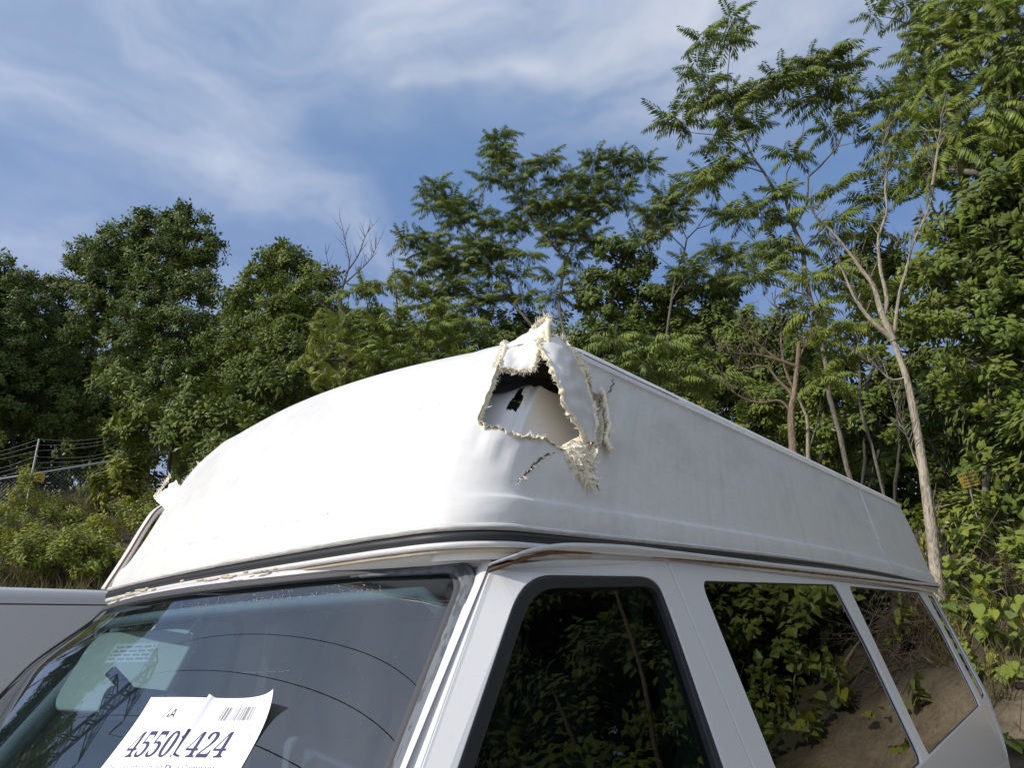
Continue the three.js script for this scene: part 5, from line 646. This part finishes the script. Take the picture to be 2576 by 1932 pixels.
// heart-shaped leaves near the rear of the van: each leaf is a part
const heart = (() => { const s = [[0, 0.10], [0.22, 0.0], [0.42, 0.10], [0.50, 0.36], [0.36, 0.66], [0.0, 1.08]], pos = []; const P = (x, y) => V3(x, -0.10 * y * y + 0.16 * Math.abs(x), y); for (const sg of [1, -1]) for (let i = 0; i < s.length - 1; i++) { const a = P(0, 0.42), b = P(sg * s[i][0], s[i][1]), c = P(sg * s[i + 1][0], s[i + 1][1]); for (const t of [a, b, c]) pos.push(t.x, t.y, t.z); } return triGeometry(pos); })();
const heartMats = [L.vine, L.yellow, leafMat(0.22, 0.29, 0.035, 0.4), leafMat(0.15, 0.21, 0.035, 0.35)];
function knotweed(seed, px, py, d, n, h, label, group = 'heart-leaved plants') {
  const r = rng(seed), base = at(px, py, d || groundHit(px, py)); base.y = groundY(base.x, base.z); const t = thing('knotweed_plant', label, 'plant', [base.x, base.y, base.z], group), nodes = [{ p: V3(), from: 0, r: 0.010 }], leaves = [];
  const stems = Math.ceil(n / 9); for (let s = 0; s < stems; s++) { const a = r() * 6.28, reach = 0.18 + 0.34 * r(), hh = h * (0.5 + 0.6 * r()), pts = []; for (let i = 1; i <= 6; i++) { const q = i / 6; pts.push(V3(Math.cos(a) * reach * q * q + 0.03 * (r() - 0.5), hh * (q - 0.22 * q * q), Math.sin(a) * reach * q * q + 0.03 * (r() - 0.5))); } const k0 = nodes.length; chain(nodes, 0, pts, 0.008, 0.003); for (let i = 0; i < 9 && leaves.length < n; i++) { const q = 0.2 + 0.8 * i / 9, f = q * 5.99, j = Math.min(4, Math.floor(f)), p = pts[j].clone().lerp(pts[Math.min(5, j + 1)], f - j); leaves.push([p, a + (i % 2 ? 1.3 : -1.3) + (r() - 0.5) * 1.2, r()]); } }
  add('stem', woodGeometry(nodes, 0.003, 0.4, 0.012, 4), L.shrub, t);
  for (const [p, a, q] of leaves) { const m = add('leaf', heart, heartMats[Math.floor(q * 3.99)], t); m.position.copy(p); m.rotation.set(0.35 + 0.7 * r(), a, (r() - 0.5) * 0.7, 'YXZ'); m.scale.setScalar(0.085 + 0.06 * r()); }
  return t;
}
[[2075, 1365, 0, 40, 0.6, 'heart-leaved plant beside the narrow rearmost window'], [2130, 1400, 0, 42, 0.65, 'heart-leaved plant just right of the van rear corner'], [2190, 1420, 0, 42, 0.65, 'heart-leaved plant at the right edge below the twigs'], [2110, 1465, 0, 36, 0.5, 'heart-leaved plant against the rear body corner'], [2175, 1490, 0, 36, 0.5, 'heart-leaved plant low at the right edge'], [2060, 1310, 0, 36, 0.6, 'heart-leaved plant at the foot of the dead trunk'], [2200, 1630, 0, 20, 0.35, 'small heart-leaved plant at the bottom right corner'], [2150, 1345, 0, 40, 0.6, 'heart-leaved plant among the dry twigs'], [2225, 1370, 0, 36, 0.7, 'heart-leaved plant cut by the right edge']].forEach((a, i) => knotweed(260 + i, ...a));
// more of the same along the bank beside the van: what the side windows mirror
[[2.75, -8.3, 40, 0.7, 'large heart-leaved plant mirrored low in the big side window'], [3.2, -8.0, 40, 0.8, 'heart-leaved plant mirrored at the bottom of the big side window'], [2.05, -7.85, 22, 0.35, 'small plant standing on sand, mirrored in the rear side window'], [1.95, -8.9, 36, 0.6, 'heart-leaved plant mirrored high in the rear side window'], [2.9, -9.0, 40, 0.8, 'heart-leaved plant mirrored in the middle of the big side window'], [3.6, -8.8, 40, 0.9, 'heart-leaved plant mirrored left in the big side window'], [2.35, -7.5, 14, 0.25, 'seedling on sand, mirrored at the foot of the rear side window'], [3.9, -7.9, 40, 0.9, 'heart-leaved plant mirrored in the lower door window']].forEach(([x, z, n, h, l], i) => { const [px, py, d] = toPicture(x, groundY(x, z), z); knotweed(280 + i, px, py, d, n, h, l, 'mirrored heart-leaved plants'); });
[[3.4, -9.9, 1.1, 'high in the big side window'], [4.4, -9.0, 1.2, 'at the front of the big side window'], [2.5, -10.2, 1.0, 'high in the rear side window'], [5.4, -8.4, 1.2, 'at the rear of the door window'], [6.2, -7.4, 1.3, 'in the middle of the door window'], [6.9, -6.2, 1.3, 'at the front of the door window'], [1.6, -10.4, 0.9, 'at the rear of the rear side window'], [7.6, -4.6, 1.4, 'in the low front of the door window']].forEach(([x, z, R, l], i) => { const d = toPicture(x, 1, z)[2], q = toPicture(x, groundY(x, z) + R * 0.7, z); shrub({ seed: 300 + i, name: 'bank_bush', label: 'dark bush mirrored ' + l, group: 'mirrored bushes', c: [q[0], q[1], d, R / (K * d), 1.0], density: 260, leaf: 1.1, mat: i % 2 ? L.oak : L.oakLight, geoms: G.broad }); });
[[4.6, -11.5, 1.9, 'big side window'], [7.2, -9.6, 2.0, 'rear half of the door window'], [9.2, -7.0, 2.1, 'front half of the door window'], [2.6, -12.3, 1.7, 'rear side window'], [10.5, -3.5, 2.2, 'front edge of the door window']].forEach(([x, z, R, l], i) => { const P = (dx, y, dz) => toPicture(x + dx, groundY(x, z) + y, z + dz), lump = (dx, y, dz, k) => { const [px, py, d] = P(dx, y, dz); return [px, py, R * k / (K * d), d]; }; const b = P(0, 0, 0); broadTree({ seed: 320 + i, name: 'bank_tree', label: 'dark tree mirrored in the ' + l, group: 'mirrored trees', base: [b[0], b[2]], r: 0.12, leaf: 1.1, density: 42, mat: L.oak, geoms: G.broad, lumps: [lump(0, 3.2, 0, 1), lump(-1.3, 1.8, 0.3, 0.75), lump(1.3, 1.9, -0.3, 0.8), lump(0.3, 5.2, 0, 0.95), lump(-0.9, 4.3, 0.5, 0.8), lump(0.9, 6.6, 0, 0.7), lump(0, 1.0, 0.6, 0.7)] }); });
for (const [i, limb] of [[[5.2, 1.6, -8.0], [4.9, 2.3, -7.7], [4.3, 3.2, -7.4], [3.9, 4.2, -7.2]], [[5.6, 1.7, -7.6], [5.5, 2.5, -7.2], [5.2, 3.6, -6.9]], [[2.9, 1.9, -8.8], [2.7, 2.1, -8.75], [2.3, 2.25, -8.7]]].entries()) { const L0 = limb.map(([x, y, z]) => toPicture(x, y, z)); bareTree({ seed: 330 + i, d: L0[0][2], r: 0.045, twigs: 1, twig: 0.4, bark: B.twig, label: ['dead leaning stem mirrored in the door window', 'second dead stem mirrored in the door window', 'short dead branch mirrored in the big side window'][i], group: 'mirrored dead stems', limbs: [L0] }); }
// trees off to the left, mirrored in the windshield
for (const [i, [x, y, d, R, where]] of [[-150, 700, 19, 90, 'nearest to the edge oak'], [-330, 640, 18, 120, 'second from the edge oak'], [-620, 600, 16, 150, 'third from the edge oak'], [-950, 620, 14, 170, 'fourth from the edge oak'], [-1400, 620, 12, 200, 'fifth from the edge oak'], [-2000, 600, 10.5, 260, 'sixth from the edge oak'], [-2900, 560, 9, 330, 'farthest from the edge oak']].entries()) broadTree({ seed: 340 + i, name: 'far_oak', label: 'oak mirrored in the far side of the windshield, ' + where, group: 'mirrored oaks', base: [x, d], r: 0.2, leaf: 1.2, density: 60, mat: i % 2 ? L.oak : L.oakLight, lumps: [[x, y, R, d], [x - R * 0.7, y + R * 0.7, R * 0.8, d], [x + R * 0.7, y + R * 0.7, R * 0.8, d], [x, y + R * 1.5, R, d], [x - R * 0.1, y - R * 0.7, R * 0.6, d]] });
// ---------------------------------------------------------------- dry sticks, stones and grass (uncountable: kind stuff)
{
  const r = rng(400), pos = []; const stick = (p, d, l, w) => { const s = V3(r() - 0.5, r() - 0.5, r() - 0.5).cross(d).normalize(), q = s.clone().cross(d), e = p.clone().addScaledVector(d, l).add(V3((r() - 0.5) * 0.08, (r() - 0.5) * 0.06, 0)); for (let k = 0; k < 3; k++) { const a = k / 3 * 6.283, b = (k + 1) / 3 * 6.283, u = s.clone().multiplyScalar(Math.cos(a) * w).addScaledVector(q, Math.sin(a) * w), v = s.clone().multiplyScalar(Math.cos(b) * w).addScaledVector(q, Math.sin(b) * w); for (const t of [p.clone().add(u), p.clone().add(v), e, e.clone().addScaledVector(u, 0.5), p.clone().add(u), e.clone().addScaledVector(v, 0.5)]) pos.push(t.x, t.y, t.z); } };
  const patch = (px, py, d, R, n, l, lift = 0.35) => { const c = at(px, py, d); for (let i = 0; i < n; i++) { const x = c.x + (r() * 2 - 1) * R, z = c.z + (r() * 2 - 1) * R, y = groundY(x, z) + r() * lift; stick(V3(x, y, z), V3(r() - 0.5, (r() - 0.4) * 0.7, r() - 0.5).normalize(), l * (0.4 + r()), 0.003 + 0.006 * r() * r()); } };
  patch(2140, 1240, 8.4, 0.7, 170, 0.5, 0.5); patch(2190, 1480, 7.3, 0.6, 90, 0.4, 0.05); patch(20, 1180, 14, 1.4, 160, 0.5, 0.1); patch(200, 1190, 14, 1.4, 140, 0.5, 0.1); const heap = toPicture(1.85, 1.6, -8.9); patch(heap[0], heap[1], heap[2], 0.55, 420, 0.5, 0.45);
  const g = triGeometry(pos); const uv = new Float32Array(pos.length / 3 * 2); for (let i = 0; i < uv.length; i++) uv[i] = r(); g.setAttribute('uv', new THREE.BufferAttribute(uv, 2)); tag(add('dry_sticks', g, B.twig, scene), 'tangle of dry brown sticks on the bank', 'sticks', null, 'stuff');
  const gp = []; for (let i = 0; i < 7; i++) { const a = r() * 6.28, l = 0.16 + 0.22 * r(), b = V3((r() - 0.5) * 0.06, 0, (r() - 0.5) * 0.06), e = b.clone().add(V3(Math.cos(a) * l * 0.5, l * (0.75 + 0.3 * r()), Math.sin(a) * l * 0.5)), m = b.clone().lerp(e, 0.5).add(V3(0, l * 0.12, 0)), w = V3(-Math.sin(a), 0, Math.cos(a)).multiplyScalar(0.004); for (const t of [b.clone().add(w), b.clone().sub(w), m.clone().add(w), m.clone().add(w), b.clone().sub(w), m.clone().sub(w), m.clone().add(w), m.clone().sub(w), e]) gp.push(t.x, t.y, t.z); }
  const tuft = triGeometry(gp), places = []; for (let i = 0; i < 2600; i++) { const px = -250 + 900 * r(), d = 11 + 9 * r(), p = at(px, 1100, d); p.y = groundY(p.x, p.z); if (fbm(p.x * 0.7, p.z * 0.7, 3.3, 3) < -0.02) continue; dummy.position.copy(p); dummy.rotation.set((r() - 0.5) * 0.4, r() * 6.28, (r() - 0.5) * 0.4); dummy.scale.setScalar(0.8 + 0.9 * r()); dummy.updateMatrix(); places.push(dummy.matrix.clone()); }
  for (let i = 0; i < 500; i++) { const px = 1900 + 500 * r(), d = 7.2 + 3 * r(), p = at(px, 1300, d); p.y = groundY(p.x, p.z); if (soilKind(p.x, p.z)[0] > 0.25 || p.y < 0.1) continue; dummy.position.copy(p); dummy.rotation.set((r() - 0.5) * 0.4, r() * 6.28, (r() - 0.5) * 0.4); dummy.scale.setScalar(0.6 + 0.6 * r()); dummy.updateMatrix(); places.push(dummy.matrix.clone()); }
  const gm = new THREE.InstancedMesh(tuft, leafMat(0.13, 0.135, 0.045, 0.3), places.length); places.forEach((m, i) => { gm.setMatrixAt(i, m); const k = r(); gm.setColorAt(i, tint.setRGB(0.8 + 0.9 * k, 0.8 + 0.45 * k, 0.8 + 0.3 * k)); }); gm.name = 'grass'; gm.castShadow = gm.receiveShadow = true; tag(gm, 'dry and green grass tufts on the bank', 'grass', null, 'stuff'); scene.add(gm);
  const rg = new THREE.IcosahedronGeometry(1, 1), rp = rg.attributes.position; for (let i = 0; i < rp.count; i++) { const x = rp.getX(i), y = rp.getY(i), z = rp.getZ(i), k = 0.75 + 0.5 * noise3(x * 1.7 + 3, y * 1.7, z * 1.7); rp.setXYZ(i, x * k, y * k * 0.62, z * k); } rg.computeVertexNormals(); const rocks = []; for (let i = 0; i < 900; i++) { const px = -200 + 560 * r(), d = 10.5 + 4.5 * r(), p = at(px, 1200, d); p.y = groundY(p.x, p.z); dummy.position.copy(p); dummy.rotation.set(r() * 6, r() * 6, r() * 6); dummy.scale.setScalar(0.02 + 0.16 * r() * r() * r()); dummy.updateMatrix(); rocks.push(dummy.matrix.clone()); }
  const rm = new THREE.InstancedMesh(rg, new THREE.MeshStandardMaterial({ color: lin(0.22, 0.20, 0.18), roughness: 1 }), rocks.length); rocks.forEach((m, i) => rm.setMatrixAt(i, m)); rm.name = 'rubble'; rm.castShadow = rm.receiveShadow = true; tag(rm, 'grey stones strewn over the steep foot of the bank', 'rubble', null, 'stuff'); scene.add(rm);
}
// ================================================================ fence along the bank
{
  const galv = new THREE.MeshStandardMaterial({ color: lin(0.48, 0.50, 0.49), roughness: 0.5, metalness: 0.5 }), wireMat = new THREE.MeshStandardMaterial({ color: lin(0.30, 0.31, 0.30), roughness: 0.6, metalness: 0.4 });
  const bar = (a, b, r, n = 6) => { const g = new THREE.CylinderGeometry(r, r, a.distanceTo(b), n); g.applyQuaternion(new THREE.Quaternion().setFromUnitVectors(V3(0, 1, 0), b.clone().sub(a).normalize())); const m = a.clone().add(b).multiplyScalar(0.5); g.translate(m.x, m.y, m.z); return g; };
  const tops = [at(-190, 985, 15.2), at(86, 948, 16), at(330, 912, 17.4), at(560, 880, 18.6)];       // tips of the arms that carry the wires
  const rails = [at(-200, 1066, 15.2), at(70, 1024, 16), at(318, 984, 17.4), at(548, 950, 18.6)];
  const base = rails[1].clone(); base.y = groundY(base.x, base.z);
  const f = thing('chain_link_fence', 'grey chain-link fence topped with barbed wire, half hidden by bushes', 'fence', [base.x, base.y, base.z]), loc = p => p.clone().sub(base);
  rails.forEach((r, i) => { const g = r.clone(); g.y = groundY(g.x, g.z) - 0.3; const foot = loc(g), top = loc(tops[i]); add('post', merge([bar(foot, loc(r), 0.028, 8), bar(loc(r), top, 0.020, 8)]), galv, f); });
  for (let i = 0; i < 3; i++) {
    add('top_rail', bar(loc(rails[i]), loc(rails[i + 1]), 0.022, 8), galv, f);
    for (let k = 0; k < 6; k++) { const a = loc(rails[i].clone().lerp(tops[i], 0.16 + 0.166 * k)), b = loc(rails[i + 1].clone().lerp(tops[i + 1], 0.16 + 0.166 * k)), pts = []; for (let j = 0; j <= 10; j++) { const p = a.clone().lerp(b, j / 10); p.y -= (0.10 + 0.05 * (k % 3)) * Math.sin(Math.PI * j / 10); pts.push(p); } add('barbed_wire', sweep(pts, round(0.004, 4), V3(0, 1, 0), true), wireMat, f); }
    // woven mesh: diamonds of thin wire
    const A = rails[i], Bp = rails[i + 1], len = A.distanceTo(Bp), H = 1.7, step = 0.085, list = []; const P = (s, h) => loc(A.clone().lerp(Bp, clamp(s / len, 0, 1)).add(V3(0, -h, 0)));
    for (let s = -H; s < len; s += step) for (const sg of [1, -1]) { const s0 = sg > 0 ? s : s + H, s1 = sg > 0 ? s + H : s; let h0 = 0, h1 = H, a0 = s0, a1 = s1; if (a0 < 0) { h0 = H * (0 - s0) / (s1 - s0); a0 = 0; } if (a0 > len) { h0 = H * (len - s0) / (s1 - s0); a0 = len; } if (a1 < 0) { h1 = H * (0 - s0) / (s1 - s0); a1 = 0; } if (a1 > len) { h1 = H * (len - s0) / (s1 - s0); a1 = len; } if (h1 - h0 > 0.02) list.push(bar(P(a0, h0), P(a1, h1), 0.0024, 3)); }
    tag(add('wire_mesh', merge(list), wireMat, f), null, null, null, 'stuff');
  }
  const signTexture = lines => canvasTexture(256, 220, g => { g.fillStyle = '#94801f'; g.fillRect(0, 0, 256, 220); g.fillStyle = '#2a2310'; for (const [y, h, x0, x1] of lines) for (let x = x0, k = 0; x < x1; k++) { const w = 9 + (k * 37 % 11); g.fillRect(x, y + (k * 13 % 4), w, h - (k * 7 % 5)); x += w + 4 + (k * 17 % 5); } });
  const sign = (name, label, p, w, h, turn, tilt, roll, lines) => { const t = thing(name, label, 'sign', [p.x, p.y, p.z]); const g = uvPlanar(rbox(w, h, 0.008, 0.008), w, h); add('plate', g, new THREE.MeshStandardMaterial({ map: signTexture(lines), roughness: 0.6 }), t); for (const s of [-1, 1]) add('wire_tie', place(new THREE.TorusGeometry(0.012, 0.002, 5, 10), s * w * 0.42, h * 0.42, 0), galv, t); t.rotation.set(tilt, turn, roll, 'YXZ'); return t; };
  const facing = p => Math.atan2(EYE.x - p.x, EYE.z - p.z);
  const s1 = at(86, 1031, 15.85); sign('warning_sign', 'small crumpled yellow sign on the fence beside its post', s1, 0.21, 0.20, facing(s1) - 0.25, 0.05, -0.06, [[30, 34, 40, 220], [90, 30, 60, 200], [150, 26, 30, 190]]);
  const s2 = at(2092, 1036, 9.3); sign('warning_sign', 'yellow sign with dark lettering hanging among the vines on the right', s2, 0.215, 0.185, facing(s2) + 0.15, 0.0, 0.16, [[10, 44, 16, 240], [70, 40, 60, 230], [122, 30, 40, 236], [166, 30, 40, 236]]);
  const stake = s2.clone(); stake.y = groundY(s2.x, s2.z); const sp = thing('sign_post', 'thin grey post behind the yellow sign on the right', 'post', [stake.x, stake.y, stake.z]); sp.position.addScaledVector(FWD, 0.03); add('shaft', bar(V3(0, -0.2, 0), V3(0, s2.y - stake.y + 0.08, 0), 0.009, 8), wireMat, sp); add('cap', place(new THREE.SphereGeometry(0.018, 8, 6), 0, s2.y - stake.y + 0.08, 0), galv, sp);
}
// ================================================================ lattice tower and lines behind the viewer, mirrored in the windshield
{
  const steel = new THREE.MeshStandardMaterial({ color: lin(0.12, 0.13, 0.14), roughness: 0.7, metalness: 0.3 }), glassy = new THREE.MeshStandardMaterial({ color: lin(0.10, 0.07, 0.05), roughness: 0.3 });
  const strut = (a, b, w) => { const g = new THREE.BoxGeometry(w, a.distanceTo(b), w); g.applyQuaternion(new THREE.Quaternion().setFromUnitVectors(V3(0, 1, 0), b.clone().sub(a).normalize())); const m = a.clone().add(b).multiplyScalar(0.5); g.translate(m.x, m.y, m.z); return g; };
  const X = -60, Z = 13.0, y0 = groundY(X, Z), t = thing('lattice_tower', 'steel lattice pylon mirrored in the windshield', 'pylon', [X, y0, Z]), half = y => lerp(3.0, 0.9, clamp(y / 26, 0, 1)), corner = (k, y) => V3((k & 1 ? 1 : -1) * half(y), y, (k & 2 ? 1 : -1) * half(y)), H = 38, steps = []; for (let y = 0, d = 4.4; y < H; y += d, d = Math.max(2.0, d * 0.88)) steps.push(y); steps.push(H);
  for (const k of [0, 1, 2, 3]) add('mast_leg', merge([strut(corner(k, 0), corner(k, 26), 0.26), strut(corner(k, 26), corner(k, H), 0.22)]), steel, t);
  for (let i = 0; i < steps.length - 1; i++) for (const [p, q] of [[0, 1], [1, 3], [3, 2], [2, 0]]) { add('brace', strut(corner(p, steps[i]), corner(q, steps[i + 1]), 0.12), steel, t); add('brace', strut(corner(q, steps[i]), corner(p, steps[i + 1]), 0.12), steel, t); add('brace', strut(corner(p, steps[i + 1]), corner(q, steps[i + 1]), 0.12), steel, t); }
  const tips = [];
  for (const [y, reach] of [[26.0, 5.2], [31.2, 4.6], [36.3, 4.2]]) for (const s of [-1, 1]) {
    const tip = V3(0, y + 0.3, s * reach), a = [], x = half(y); for (const e of [-1, 1]) { a.push(strut(V3(e * x, y, s * x), tip, 0.14), strut(V3(e * x, y + 1.7, s * x), tip, 0.12)); for (const q of [0.35, 0.7]) a.push(strut(V3(e * x, y, s * x).lerp(tip, q), V3(e * x, y + 1.7, s * x).lerp(tip, q), 0.08), strut(V3(e * x, y + 1.7, s * x).lerp(tip, q - 0.35), V3(e * x, y, s * x).lerp(tip, q), 0.08)); } add('cross_arm', merge(a), steel, t);
    const ins = []; for (let k = 0; k < 9; k++) ins.push(place(new THREE.CylinderGeometry(0.14, 0.17, 0.08, 10), 0, tip.y - 0.25 - k * 0.17, tip.z)); add('insulator', merge(ins), glassy, t); tips.push(V3(X, y0 + tip.y - 1.85, Z + tip.z));
  }
  ['lowest line on the van side of the pylon', 'lowest line on the far side of the pylon', 'middle line on the van side of the pylon', 'middle line on the far side of the pylon', 'top line on the van side of the pylon', 'top line on the far side of the pylon'].forEach((l, i) => { const pts = [], a = tips[i], b = a.clone().add(V3(240, 2, 16)); for (let k = 0; k <= 60; k++) { const q = k / 60, p = a.clone().lerp(b, q); p.y -= 7 * 4 * q * (1 - q); pts.push(p); } tag(add('power_line', sweep(pts, round(0.022, 6), V3(0, 1, 0), true), M.black, scene), l + ', mirrored in the windshield', 'cable', 'power lines'); });
}
renderer.render(scene, camera);
